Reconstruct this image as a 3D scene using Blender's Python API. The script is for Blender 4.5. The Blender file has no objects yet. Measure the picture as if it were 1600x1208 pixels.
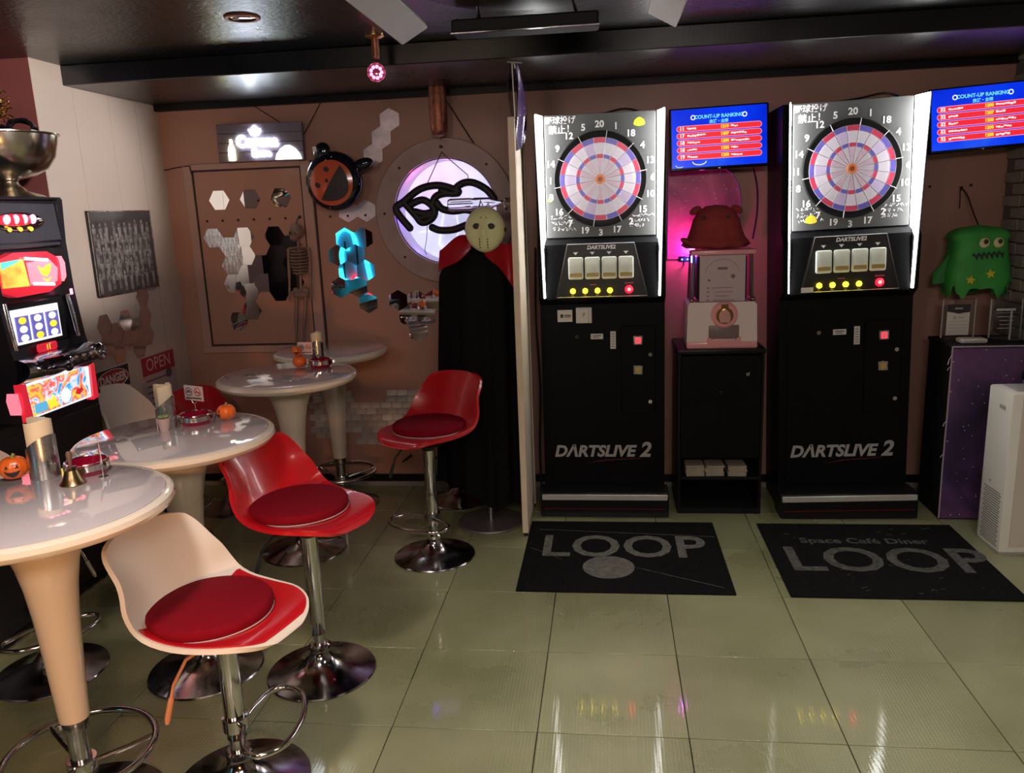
import bpy, bmesh, math, random
from mathutils import Vector, Matrix, Euler

random.seed(11)
PI = math.pi
S = bpy.context.scene
COL = S.collection

# ---------------------------------------------------------------- camera
YAW, PITCH, ROLL, FPX, CAM_H = 0.12381, 0.21676, 0.03857, 1253.66, 1.715
_f = Vector((-math.sin(YAW) * math.cos(PITCH), math.cos(YAW) * math.cos(PITCH), -math.sin(PITCH)))
_r = Vector((math.cos(YAW), math.sin(YAW), 0))
_d = _f.cross(_r)
_c, _s = math.cos(ROLL), math.sin(ROLL)
_r, _d = _c * _r + _s * _d, -_s * _r + _c * _d
cam_data = bpy.data.cameras.new('camera')
cam = bpy.data.objects.new('camera', cam_data)
COL.objects.link(cam)
cam_data.sensor_width = 36.0
cam_data.lens = FPX / 1600 * 36.0
cam_data.clip_start = 0.02
_m = Matrix((_r, -_d, -_f)).transposed().to_4x4()
_m.translation = Vector((0, 0, CAM_H))
cam.matrix_world = _m
S.camera = cam

# ---------------------------------------------------------------- exposure / world
S.view_settings.view_transform = 'Standard'
S.view_settings.look = 'None'
S.view_settings.exposure = 0.0
S.view_settings.gamma = 1.0
S.view_settings.use_curve_mapping = False
S.cycles.max_bounces = 8
S.cycles.glossy_bounces = 5
S.cycles.transmission_bounces = 6
S.cycles.transparent_max_bounces = 8
S.cycles.sample_clamp_indirect = 4.0
W = bpy.data.worlds.new('world')
S.world = W
W.use_nodes = True
W.node_tree.nodes['Background'].inputs[0].default_value = (0.9, 0.8, 0.75, 1)
W.node_tree.nodes['Background'].inputs[1].default_value = 0.02

# ---------------------------------------------------------------- room lamps
def lamp(name, kind, loc, energy, color, size=0.3, target=None, spot=None, blend=0.5, size_y=None):
    d = bpy.data.lights.new(name, kind)
    d.energy = energy
    d.color = color
    if kind == 'AREA':
        d.size = size
        if size_y:
            d.shape = 'RECTANGLE'
            d.size_y = size_y
    else:
        d.shadow_soft_size = size
    if kind == 'SPOT':
        d.spot_size = math.radians(spot)
        d.spot_blend = blend
    o = bpy.data.objects.new(name, d)
    COL.objects.link(o)
    o.location = loc
    if target is not None:
        v = Vector(target) - Vector(loc)
        o.rotation_euler = v.to_track_quat('-Z', 'Y').to_euler()
    return o

# unseen lamps: inferred ceiling, warm, wall and magenta light, plus added downward spots
lamp('fill_spot', 'SPOT', (0.55, 1.55, 2.46), 95, (1.0, 0.90, 0.80), 0.12, target=(0.50, 1.9, 0), spot=105, blend=0.9)  # spot added above the frame to brighten the front floor
lamp('fill_spot', 'SPOT', (-1.05, 1.25, 2.46), 105, (1.0, 0.84, 0.74), 0.12, target=(-1.05, 1.7, 0), spot=100, blend=0.9)
lamp('fill_spot', 'SPOT', (1.55, 2.55, 2.46), 45, (1.0, 0.95, 0.86), 0.10, target=(1.5, 2.7, 0), spot=95, blend=0.9)
lamp('fill_spot', 'SPOT', (-0.55, 2.45, 2.46), 55, (1.0, 0.90, 0.82), 0.10, target=(-0.75, 3.1, 0.5), spot=80, blend=0.9)  # added to brighten the red stools and third table
lamp('bar_ceiling_lamp', 'AREA', (0.2, -0.6, 2.42), 42, (1.0, 0.86, 0.78), 1.0, target=(-0.6, 3.4, 0.2), size_y=0.5)
lamp('rear_area_lamp', 'AREA', (-1.4, -0.9, 2.3), 16, (1.0, 0.74, 0.55), 0.6, target=(-1.8, 3.0, 0.5), size_y=0.4)  # unseen area light added behind the camera, left side
lamp('warm_spot', 'SPOT', (-0.5, 0.1, 0.75), 75, (1.0, 0.42, 0.13), 0.05, target=(-1.65, 2.1, 0.72), spot=46, blend=0.4)
lamp('wall_spot', 'SPOT', (0.5, 0.9, 2.40), 900, (1.0, 0.92, 0.84), 0.08, target=(-2.7, 3.60, 2.0), spot=22, blend=0.6)
lamp('magenta_lamp', 'POINT', (0.465, 4.70, 1.45), 4.2, (1.0, 0.05, 0.50), 0.03)  # unseen point light hidden behind the plush for the magenta glow

# ---------------------------------------------------------------- helpers
def M(name, col=(0.5, 0.5, 0.5), rough=0.5, metal=0.0, em=None, es=0.0, nz=None, bump=None,
      trans=0.0, coat=0.0, ior=1.5, spec=None, alpha=None, sheen=0.0, rand=0.0, wear=None):
    m = bpy.data.materials.new(name)
    m.use_nodes = True
    nt = m.node_tree
    b = nt.nodes['Principled BSDF']
    I = b.inputs
    c4 = (col[0], col[1], col[2], 1)
    I['Base Color'].default_value = c4
    I['Roughness'].default_value = rough
    I['Metallic'].default_value = metal
    I['Transmission Weight'].default_value = trans
    I['Coat Weight'].default_value = coat
    I['Coat Roughness'].default_value = 0.06
    I['IOR'].default_value = ior
    if spec is not None:
        I['Specular IOR Level'].default_value = spec
    if sheen:
        I['Sheen Weight'].default_value = sheen
    if alpha is not None:
        I['Alpha'].default_value = alpha
    if em:
        I['Emission Color'].default_value = (em[0], em[1], em[2], 1)
        I['Emission Strength'].default_value = es
    tc = nt.nodes.new('ShaderNodeTexCoord')
    src = None
    if nz:
        n = nt.nodes.new('ShaderNodeTexNoise')
        n.inputs['Scale'].default_value = nz[0]
        n.inputs['Detail'].default_value = 5
        nt.links.new(tc.outputs['Object'], n.inputs['Vector'])
        r = nt.nodes.new('ShaderNodeMapRange')
        r.inputs[1].default_value = 0.3
        r.inputs[2].default_value = 0.7
        r.inputs[3].default_value = 1 - nz[1]
        r.inputs[4].default_value = 1 + nz[1]
        nt.links.new(n.outputs['Fac'], r.inputs[0])
        h = nt.nodes.new('ShaderNodeHueSaturation')
        h.inputs['Color'].default_value = c4
        nt.links.new(r.outputs[0], h.inputs['Value'])
        src = h.outputs['Color']
        if len(nz) > 2:
            r2 = nt.nodes.new('ShaderNodeMapRange')
            r2.inputs[1].default_value = 0.3
            r2.inputs[2].default_value = 0.7
            r2.inputs[3].default_value = max(0, rough - nz[2])
            r2.inputs[4].default_value = min(1, rough + nz[2])
            nt.links.new(n.outputs['Fac'], r2.inputs[0])
            nt.links.new(r2.outputs[0], I['Roughness'])
    if rand:
        oi = nt.nodes.new('ShaderNodeObjectInfo')
        r = nt.nodes.new('ShaderNodeMapRange')
        r.inputs[3].default_value = 1 - rand
        r.inputs[4].default_value = 1 + rand
        nt.links.new(oi.outputs['Random'], r.inputs[0])
        h = nt.nodes.new('ShaderNodeHueSaturation')
        h.inputs['Color'].default_value = c4
        if src:
            nt.links.new(src, h.inputs['Color'])
        nt.links.new(r.outputs[0], h.inputs['Value'])
        src = h.outputs['Color']
    if src:
        nt.links.new(src, I['Base Color'])
    if bump:
        n = nt.nodes.new('ShaderNodeTexNoise')
        n.inputs['Scale'].default_value = bump[0]
        n.inputs['Detail'].default_value = 3
        nt.links.new(tc.outputs['Object'], n.inputs['Vector'])
        bp = nt.nodes.new('ShaderNodeBump')
        bp.inputs['Strength'].default_value = bump[1]
        bp.inputs['Distance'].default_value = bump[2] if len(bump) > 2 else 0.005
        nt.links.new(n.outputs['Fac'], bp.inputs['Height'])
        nt.links.new(bp.outputs['Normal'], I['Normal'])
    return m

def ramp_mat(name, stops, scale=3.0, detail=6, stars=0.0, star_scale=60, rough=0.4, em=0.0, coat=0.0, dist=0.6, off=(0, 0, 0), metal=0.0):
    """noise run through a colour ramp, with optional star specks"""
    m = bpy.data.materials.new(name)
    m.use_nodes = True
    nt = m.node_tree
    b = nt.nodes['Principled BSDF']
    b.inputs['Roughness'].default_value = rough
    b.inputs['Coat Weight'].default_value = coat
    b.inputs['Metallic'].default_value = metal
    tc = nt.nodes.new('ShaderNodeTexCoord')
    mp = nt.nodes.new('ShaderNodeMapping')
    mp.inputs['Location'].default_value = off
    nt.links.new(tc.outputs['Object'], mp.inputs['Vector'])
    n = nt.nodes.new('ShaderNodeTexNoise')
    n.inputs['Scale'].default_value = scale
    n.inputs['Detail'].default_value = detail
    n.inputs['Distortion'].default_value = dist
    nt.links.new(mp.outputs[0], n.inputs['Vector'])
    cr = nt.nodes.new('ShaderNodeValToRGB')
    e = cr.color_ramp.elements
    while len(e) < len(stops):
        e.new(0.5)
    for i, (p, c) in enumerate(stops):
        e[i].position = p
        e[i].color = (c[0], c[1], c[2], 1)
    nt.links.new(n.outputs['Fac'], cr.inputs[0])
    out = cr.outputs[0]
    if stars:
        v = nt.nodes.new('ShaderNodeTexVoronoi')
        v.inputs['Scale'].default_value = star_scale
        nt.links.new(mp.outputs[0], v.inputs['Vector'])
        lt = nt.nodes.new('ShaderNodeMath')
        lt.operation = 'LESS_THAN'
        lt.inputs[1].default_value = stars
        nt.links.new(v.outputs['Distance'], lt.inputs[0])
        mx = nt.nodes.new('ShaderNodeMix')
        mx.data_type = 'RGBA'
        mx.inputs[7].default_value = (0.9, 0.8, 0.9, 1)
        nt.links.new(lt.outputs[0], mx.inputs[0])
        nt.links.new(out, mx.inputs[6])
        out = mx.outputs[2]
    nt.links.new(out, b.inputs['Base Color'])
    if em:
        nt.links.new(out, b.inputs['Emission Color'])
        b.inputs['Emission Strength'].default_value = em
    return m

class B:
    """collects simple solids in one bmesh"""
    def __init__(self):
        self.bm = bmesh.new()
        self.mi = 0
    def _xf(self, vs, c=(0, 0, 0), rot=None):
        mt = Matrix.Translation(Vector(c))
        if rot is not None:
            mt = mt @ (rot if isinstance(rot, Matrix) else Euler(rot).to_matrix().to_4x4())
        bmesh.ops.transform(self.bm, matrix=mt, verts=vs)
        return vs
    def _mark(self, n0):
        self.bm.faces.ensure_lookup_table()
        for i in range(n0, len(self.bm.faces)):
            self.bm.faces[i].material_index = self.mi
    def box(self, c, s, rot=None, bev=0.0, seg=1):
        n0 = len(self.bm.faces)
        r = bmesh.ops.create_cube(self.bm, size=1.0)
        vs = r['verts']
        bmesh.ops.scale(self.bm, vec=Vector(s), verts=vs)
        if bev:
            es = list({e for v in vs for e in v.link_edges})
            rb = bmesh.ops.bevel(self.bm, geom=es, offset=bev, segments=seg, affect='EDGES', profile=0.5)
            vs = list({v for f in rb['faces'] for v in f.verts} | {v for v in vs if v.is_valid})
        self._xf(vs, c, rot)
        self._mark(n0)
        return self
    def cyl(self, c, r, h, axis='Z', seg=24, r2=None, rot=None):
        n0 = len(self.bm.faces)
        q = bmesh.ops.create_cone(self.bm, cap_ends=True, segments=seg, radius1=r, radius2=r if r2 is None else r2, depth=h)
        vs = q['verts']
        if axis == 'X':
            self._xf(vs, rot=(0, PI / 2, 0))
        elif axis == 'Y':
            self._xf(vs, rot=(-PI / 2, 0, 0))
        self._xf(vs, c, rot)
        self._mark(n0)
        return self
    def lathe(self, prof, seg=32, c=(0, 0, 0), rot=None, a0=0.0, a1=2 * PI):
        n0 = len(self.bm.faces)
        bm = self.bm
        full = abs(a1 - a0 - 2 * PI) < 1e-6
        n = seg if full else seg + 1
        rings = []
        allv = []
        for (r, z) in prof:
            if r < 1e-6:
                v = bm.verts.new((0, 0, z))
                rings.append([v] * n)
                allv.append(v)
            else:
                ring = [bm.verts.new((r * math.cos(a0 + (a1 - a0) * i / seg), r * math.sin(a0 + (a1 - a0) * i / seg), z)) for i in range(n)]
                rings.append(ring)
                allv += ring
        for a, b in zip(rings[:-1], rings[1:]):
            for i in range(seg):
                j = (i + 1) % n
                vs = []
                for v in (a[i], a[j], b[j], b[i]):
                    if v not in vs:
                        vs.append(v)
                if len(vs) > 2:
                    try:
                        bm.faces.new(vs)
                    except ValueError:
                        pass
        self._xf(allv, c, rot)
        self._mark(n0)
        return self
    def sphere(self, c, r, u=16, v=10, rot=None):
        n0 = len(self.bm.faces)
        q = bmesh.ops.create_uvsphere(self.bm, u_segments=u, v_segments=v, radius=1.0)
        rr = r if isinstance(r, (tuple, list)) else (r, r, r)
        bmesh.ops.scale(self.bm, vec=Vector(rr), verts=q['verts'])
        self._xf(q['verts'], c, rot)
        self._mark(n0)
        return self
    def tube(self, pts, r, seg=8, closed=False):
        n0 = len(self.bm.faces)
        bm = self.bm
        P = [Vector(p) for p in pts]
        n = len(P)
        rad = r if isinstance(r, (list, tuple)) else [r] * n
        rings = []
        up = None
        for i in range(n):
            if closed:
                t = (P[(i + 1) % n] - P[i - 1])
            else:
                t = P[min(i + 1, n - 1)] - P[max(i - 1, 0)]
            if t.length < 1e-9:
                t = Vector((0, 0, 1))
            t.normalize()
            if up is None:
                up = Vector((0, 0, 1)) if abs(t.z) < 0.9 else Vector((1, 0, 0))
            x = t.cross(up)
            if x.length < 1e-6:
                x = t.cross(Vector((1, 0.3, 0.2)))
            x.normalize()
            y = x.cross(t).normalized()
            up = y
            rings.append([bm.verts.new(P[i] + rad[i] * (math.cos(2 * PI * k / seg) * x + math.sin(2 * PI * k / seg) * y)) for k in range(seg)])
        m = n if closed else n - 1
        for i in range(m):
            a, b = rings[i], rings[(i + 1) % n]
            for k in range(seg):
                bm.faces.new((a[k], a[(k + 1) % seg], b[(k + 1) % seg], b[k]))
        if not closed:
            bm.faces.new(rings[0][::-1])
            bm.faces.new(rings[-1])
        self._mark(n0)
        return self
    def prism(self, poly, d0, d1, plane='XZ', c=(0, 0, 0), rot=None):
        """2-D polygon pushed from d0 to d1 along the remaining axis"""
        n0 = len(self.bm.faces)
        bm = self.bm
        def P(a, b, d):
            return {'XZ': (a, d, b), 'YZ': (d, a, b), 'XY': (a, b, d)}[plane]
        A = [bm.verts.new(P(a, b, d0)) for a, b in poly]
        Bv = [bm.verts.new(P(a, b, d1)) for a, b in poly]
        n = len(poly)
        bm.faces.new(A)
        bm.faces.new(Bv[::-1])
        for i in range(n):
            j = (i + 1) % n
            bm.faces.new((A[i], Bv[i], Bv[j], A[j]))
        self._xf(A + Bv, c, rot)
        self._mark(n0)
        return self
    def face(self, pts):
        n0 = len(self.bm.faces)
        self.bm.faces.new([self.bm.verts.new(p) for p in pts])
        self._mark(n0)
        return self
    def grid(self, fn, nu, nv, closed_u=False):
        n0 = len(self.bm.faces)
        bm = self.bm
        V = [[bm.verts.new(fn(i / (nu if closed_u else nu - 1), j / (nv - 1))) for j in range(nv)] for i in range(nu)]
        for i in range(nu if closed_u else nu - 1):
            for j in range(nv - 1):
                bm.faces.new((V[i][j], V[(i + 1) % nu][j], V[(i + 1) % nu][j + 1], V[i][j + 1]))
        self._mark(n0)
        return self
    def solid(self, t):
        bmesh.ops.recalc_face_normals(self.bm, faces=self.bm.faces[:])
        bmesh.ops.solidify(self.bm, geom=self.bm.faces[:], thickness=t)
        return self
    def text(self, s, size, c=(0, 0, 0), rot=(PI / 2, 0, 0), align='CENTER', bold=0.0, shear=0.0, depth=0.0, sx=1.0):
        n0 = len(self.bm.faces)
        key = (s, size, align, bold, shear, depth)
        me = TEXT.get(key)
        if me is None:
            cu = bpy.data.curves.new('lettering', 'FONT')
            cu.body = s
            cu.size = size
            cu.align_x = align
            cu.align_y = 'CENTER'
            cu.offset = bold
            cu.shear = shear
            cu.extrude = depth
            cu.resolution_u = 3
            to = bpy.data.objects.new('lettering', cu)
            COL.objects.link(to)
            dg = bpy.context.evaluated_depsgraph_get()
            me = bpy.data.meshes.new_from_object(to.evaluated_get(dg))
            bpy.data.objects.remove(to)
            TEXT[key] = me
        nv = len(self.bm.verts)
        self.bm.from_mesh(me)
        self.bm.verts.ensure_lookup_table()
        vs = [self.bm.verts[i] for i in range(nv, len(self.bm.verts))]
        if sx != 1.0:
            bmesh.ops.scale(self.bm, vec=(sx, 1, 1), verts=vs)
        self._xf(vs, c, rot)
        self.bm.faces.ensure_lookup_table()
        for i in range(n0, len(self.bm.faces)):
            self.bm.faces[i].material_index = self.mi
        return self
    def mesh(self, name, mats, smooth=True, angle=38, recalc=True):
        if recalc:
            bmesh.ops.recalc_face_normals(self.bm, faces=self.bm.faces[:])
        me = bpy.data.meshes.new(name)
        self.bm.to_mesh(me)
        self.bm.free()
        for mt in (mats if isinstance(mats, (list, tuple)) else [mats]):
            me.materials.append(mt)
        if smooth and len(me.polygons):
            me.polygons.foreach_set('use_smooth', [True] * len(me.polygons))
            me.set_sharp_from_angle(angle=math.radians(angle))
        return me
    def build(self, name, mats, parent=None, loc=None, rot=None, **k):
        return put(name, self.mesh(name, mats, **k), parent, loc, rot)

TEXT = {}

def put(name, me, parent=None, loc=None, rot=None):
    o = bpy.data.objects.new(name, me)
    COL.objects.link(o)
    if parent is not None:
        o.parent = parent
    if loc is not None:
        o.location = loc
    if rot is not None:
        o.rotation_euler = rot
    return o

def tag(o, label, cat, group=None):
    o['label'] = label
    o['category'] = cat
    if group:
        o['group'] = group
    return o

def thing(name, label, cat, loc=(0, 0, 0), rz=0.0, group=None, rot=None):
    o = bpy.data.objects.new(name, None)
    COL.objects.link(o)
    o.empty_display_size = 0.1
    o.location = loc
    o.rotation_euler = rot if rot is not None else (0, 0, rz)
    return tag(o, label, cat, group)

def struct(o, label=None):
    o['kind'] = 'structure'
    if label:
        o['label'] = label
    return o

def dup(root, loc, rz=None, label=None, group=None, skip=()):
    r = root.copy()
    COL.objects.link(r)
    r.location = loc
    if rz is not None:
        r.rotation_euler = (0, 0, rz)
    if label:
        r['label'] = label
    if group:
        r['group'] = group
    def rec(a, b):
        for ch in list(a.children):
            if ch.name.split('.')[0] in skip:
                continue
            c = ch.copy()
            COL.objects.link(c)
            c.parent = b
            rec(ch, c)
    rec(root, r)
    return r

def circ(r, n=24, z=0.0, cx=0.0, cy=0.0, a0=0.0, a1=2 * PI):
    return [(cx + r * math.cos(a0 + (a1 - a0) * i / n), cy + r * math.sin(a0 + (a1 - a0) * i / n), z) for i in range(n)]

def hexa(r, flat=True):
    o = 0 if flat else PI / 6
    return [(r * math.cos(o + i * PI / 3), r * math.sin(o + i * PI / 3)) for i in range(6)]

def smooth_path(pts, n=8):
    P = [Vector(p) for p in pts]
    out = []
    for i in range(len(P) - 1):
        p0, p1, p2, p3 = P[max(i - 1, 0)], P[i], P[i + 1], P[min(i + 2, len(P) - 1)]
        for k in range(n):
            t = k / n
            out.append(0.5 * ((2 * p1) + (-p0 + p2) * t + (2 * p0 - 5 * p1 + 4 * p2 - p3) * t * t + (-p0 + 3 * p1 - 3 * p2 + p3) * t ** 3))
    out.append(P[-1])
    return out

# ---------------------------------------------------------------- materials
m_black = M('black_paint', (0.005, 0.005, 0.006), 0.4, spec=0.25)
m_black_gloss = M('black_gloss', (0.004, 0.004, 0.006), 0.14, spec=0.4)
m_black_matte = M('black_matte', (0.008, 0.008, 0.009), 0.7, spec=0.2)
m_black_plastic = M('black_plastic', (0.008, 0.008, 0.009), 0.4, spec=0.3)
m_chrome = M('chrome', (0.62, 0.60, 0.58), 0.14, 1.0, nz=(6, 0.15, 0.06))
m_chrome_dark = M('tarnished_chrome', (0.42, 0.40, 0.40), 0.16, 1.0, nz=(14, 0.35, 0.10))
m_steel = M('brushed_steel', (0.55, 0.54, 0.52), 0.28, 1.0, nz=(20, 0.1, 0.05))
m_gold = M('gold', (0.75, 0.48, 0.16), 0.22, 1.0)
m_copper = M('copper_leaf', (0.42, 0.17, 0.11), 0.5, 1.0, nz=(45, 0.4, 0.1), bump=(90, 0.6, 0.004))
m_brass = M('old_brass', (0.35, 0.24, 0.12), 0.3, 1.0, nz=(20, 0.2))
m_white_plastic = M('white_plastic', (0.72, 0.70, 0.66), 0.35, nz=(3, 0.04))
m_cream_gloss = M('cream_gloss', (0.70, 0.58, 0.46), 0.16, coat=0.6, nz=(2, 0.04))
m_white_rim = M('ivory_gloss', (0.76, 0.68, 0.58), 0.15, coat=0.6, nz=(2, 0.03))
m_glass_top = M('grey_glass_top', (0.62, 0.57, 0.60), 0.04, coat=1.0, spec=0.9, nz=(2.5, 0.06))
m_red_shell = M('red_leather', (0.50, 0.008, 0.014), 0.26, coat=0.3, nz=(9, 0.06), bump=(220, 0.08, 0.001))
m_red_pad = M('red_pad', (0.46, 0.006, 0.012), 0.3, coat=0.2, bump=(220, 0.1, 0.001))
m_cushion = M('crimson_cloth', (0.19, 0.002, 0.010), 0.85, spec=0.12, nz=(40, 0.08), bump=(300, 0.25, 0.001))
m_piping = M('silver_piping', (0.55, 0.5, 0.48), 0.5)
m_shell_white = M('white_shell', (0.74, 0.68, 0.60), 0.38, nz=(2, 0.03))
m_rubber = M('dark_rubber', (0.02, 0.018, 0.018), 0.6)
m_mirror = M('mirror', (0.86, 0.86, 0.87), 0.015, 1.0)
m_mirror_soft = M('mirror_dull', (0.66, 0.56, 0.54), 0.10, 0.9, nz=(20, 0.15, 0.06), rand=0.18)
m_wood_ring = M('washed_wood', (0.40, 0.27, 0.25), 0.45, nz=(7, 0.12), bump=(30, 0.1))
m_screw = M('dark_screw', (0.02, 0.015, 0.015), 0.5, 0.4)
m_white_print = M('white_print', (0.85, 0.85, 0.85), 0.5)
m_chalk = M('white_marker', (0.8, 0.8, 0.8), 0.6)
m_grey_print = M('grey_print', (0.42, 0.41, 0.40), 0.6)
m_dark_print = M('dark_print', (0.03, 0.028, 0.03), 0.6)
m_red_print = M('red_print', (0.55, 0.02, 0.03), 0.5)
m_yellow_print = M('yellow_print', (0.75, 0.6, 0.03), 0.5)
m_paper = M('paper', (0.72, 0.69, 0.64), 0.7, nz=(8, 0.05))
m_orange = M('orange_ceramic', (0.90, 0.16, 0.02), 0.3, coat=0.3)
m_green_stem = M('stem_green', (0.25, 0.3, 0.08), 0.6)
m_ash_red = M('ruby_glass', (0.30, 0.004, 0.03), 0.06, coat=0.6, nz=(3, 0.1))
m_acrylic = M('clear_acrylic', (0.95, 0.97, 0.96), 0.03, trans=1.0, ior=1.45)
m_acrylic_edge = M('acrylic_edge', (0.75, 0.80, 0.78), 0.25, trans=0.3)
m_clear = M('clear_plastic', (0.95, 0.95, 0.97), 0.08, trans=1.0, ior=1.3)
m_cable = M('cable_black', (0.012, 0.011, 0.012), 0.5)
m_led_white = M('led_white', (0.9, 0.9, 0.9), 0.4, em=(1.0, 1.0, 0.98), es=24.0)
m_sign_white = M('sign_white', (0.9, 0.9, 0.9), 0.4, em=(0.80, 0.89, 1.0), es=24.0)
m_sign_yellow = M('sign_yellow', (0.9, 0.9, 0.6), 0.4, em=(1.0, 0.97, 0.55), es=9.0)
m_led_yellow = M('led_yellow', (0.9, 0.8, 0.1), 0.4, em=(1.0, 0.72, 0.005), es=24.0)
m_led_red = M('led_red', (0.9, 0.1, 0.1), 0.4, em=(1.0, 0.0, 0.004), es=24.0)
m_led_redcore = M('led_red_core', (0.9, 0.3, 0.3), 0.4, em=(1.0, 0.10, 0.07), es=7.0)
m_led_pink = M('led_pink', (0.9, 0.2, 0.4), 0.4, em=(1.0, 0.16, 0.32), es=5.0)
m_led_blue = M('led_blue', (0.1, 0.1, 0.9), 0.4, em=(0.08, 0.08, 1.0), es=8.0)
m_led_cyan = M('neon_cyan', (0.1, 0.8, 0.9), 0.4, em=(0.02, 0.75, 0.95), es=5.0)

def floor_mat():
    m = bpy.data.materials.new('tread_vinyl')
    m.use_nodes = True
    nt = m.node_tree
    L = nt.links.new
    b = nt.nodes['Principled BSDF']
    g = nt.nodes.new('ShaderNodeNewGeometry')
    n = nt.nodes.new('ShaderNodeTexNoise')
    n.inputs['Scale'].default_value = 1.7
    n.inputs['Detail'].default_value = 7
    L(g.outputs['Position'], n.inputs['Vector'])
    cr = nt.nodes.new('ShaderNodeValToRGB')
    e = cr.color_ramp.elements
    e[0].position = 0.3
    e[0].color = (0.20, 0.21, 0.105, 1)
    e[1].position = 0.72
    e[1].color = (0.35, 0.355, 0.20, 1)
    L(n.outputs['Fac'], cr.inputs[0])
    oi = nt.nodes.new('ShaderNodeObjectInfo')
    mr = nt.nodes.new('ShaderNodeMapRange')
    mr.inputs[3].default_value = 0.90
    mr.inputs[4].default_value = 1.08
    L(oi.outputs['Random'], mr.inputs[0])
    h = nt.nodes.new('ShaderNodeHueSaturation')
    L(cr.outputs[0], h.inputs['Color'])
    L(mr.outputs[0], h.inputs['Value'])
    L(h.outputs[0], b.inputs['Base Color'])
    r2 = nt.nodes.new('ShaderNodeMapRange')
    r2.inputs[1].default_value = 0.3
    r2.inputs[2].default_value = 0.7
    r2.inputs[3].default_value = 0.24
    r2.inputs[4].default_value = 0.36
    L(n.outputs['Fac'], r2.inputs[0])
    L(r2.outputs[0], b.inputs['Roughness'])
    b.inputs['Specular IOR Level'].default_value = 0.8
    # raised tread studs
    w = []
    for ax, sc in (('X', 26.0), ('Y', 40.0)):
        t = nt.nodes.new('ShaderNodeTexWave')
        t.wave_type = 'BANDS'
        t.bands_direction = ax
        t.inputs['Scale'].default_value = sc
        t.inputs['Distortion'].default_value = 0.3
        L(g.outputs['Position'], t.inputs['Vector'])
        w.append(t)
    mu = nt.nodes.new('ShaderNodeMath')
    mu.operation = 'MULTIPLY'
    L(w[0].outputs['Fac'], mu.inputs[0])
    L(w[1].outputs['Fac'], mu.inputs[1])
    bp = nt.nodes.new('ShaderNodeBump')
    bp.inputs['Strength'].default_value = 0.22
    bp.inputs['Distance'].default_value = 0.004
    L(mu.outputs[0], bp.inputs['Height'])
    L(bp.outputs['Normal'], b.inputs['Normal'])
    b.inputs['Coat Weight'].default_value = 0.4
    b.inputs['Coat Roughness'].default_value = 0.035
    bp2 = nt.nodes.new('ShaderNodeBump')
    bp2.inputs['Strength'].default_value = 0.012
    bp2.inputs['Distance'].default_value = 0.004
    L(mu.outputs[0], bp2.inputs['Height'])
    L(bp2.outputs['Normal'], b.inputs['Coat Normal'])
    return m

m_floor = floor_mat()
m_joint = M('floor_joint', (0.03, 0.028, 0.02), 0.8)
m_wall = M('rose_brown_wall', (0.40, 0.215, 0.165), 0.42, nz=(1.3, 0.06), bump=(40, 0.04))
m_wall_left = M('pale_wall', (0.52, 0.43, 0.38), 0.5, nz=(1.1, 0.05), bump=(30, 0.04))
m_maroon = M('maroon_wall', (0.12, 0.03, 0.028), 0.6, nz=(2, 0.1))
m_ceil = M('black_ceiling', (0.008, 0.008, 0.010), 0.30, nz=(3, 0.2, 0.05), bump=(55, 0.4, 0.006), spec=0.55)
m_beam = M('black_beam', (0.005, 0.005, 0.007), 0.30, nz=(4, 0.1, 0.04), bump=(16, 0.04, 0.006), spec=0.6)
m_brick = M('pale_brick_paper', (0.34, 0.29, 0.26), 0.7, nz=(12, 0.12), rand=0.12)
m_mortar = M('brick_mortar', (0.16, 0.13, 0.12), 0.9)

# ================================================================ THE ROOM
XL, XR, YB, ZC, ZB = -2.695, 2.164, 4.82, 2.50, 2.405
XO, YF = -3.4, -2.6          # outer left wall and the wall behind the camera
fl = struct(B().box(((XO + XR) / 2, (YF + YB) / 2, -0.056), (XR - XO + 0.3, YB - YF + 0.3, 0.10)).build('floor', m_joint), 'dark joint bed under square greenish tread tiles')
tile_me = B().box((0, 0, -0.0035), (0.4968, 0.4968, 0.007), bev=0.0012).mesh('floor_tile', m_floor)
for i in range(-6, 7):
    for j in range(-12, 4):
        x, y = -0.754 + 0.5 * (i + 0.5), 3.3665 + 0.5 * (j + 0.5)
        if x - 0.25 < XO - 0.3 or y > YB + 0.2:
            continue
        put('floor_tile', tile_me, fl, (x, y, 0))
struct(B().box(((XO + XR) / 2, (YF + YB) / 2, ZC + 0.05), (XR - XO + 0.3, YB - YF + 0.3, 0.10)).build('ceiling', m_ceil), 'glossy black stippled ceiling')
struct(B().box(((XL + XR) / 2, (3.953 + YB) / 2, (ZB + ZC) / 2), (XR - XL, YB - 3.953, ZC - ZB), bev=0.004).build('trim_1', m_beam), 'black dropped beam along the back wall')
struct(B().box(((XL + XR) / 2, YB - 0.02, 2.388), (XR - XL, 0.04, 0.034)).build('trim_2', m_black), 'black moulding under the beam')
HOLE = (-0.955, 1.720, 0.312)           # porthole: x, z, radius
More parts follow.
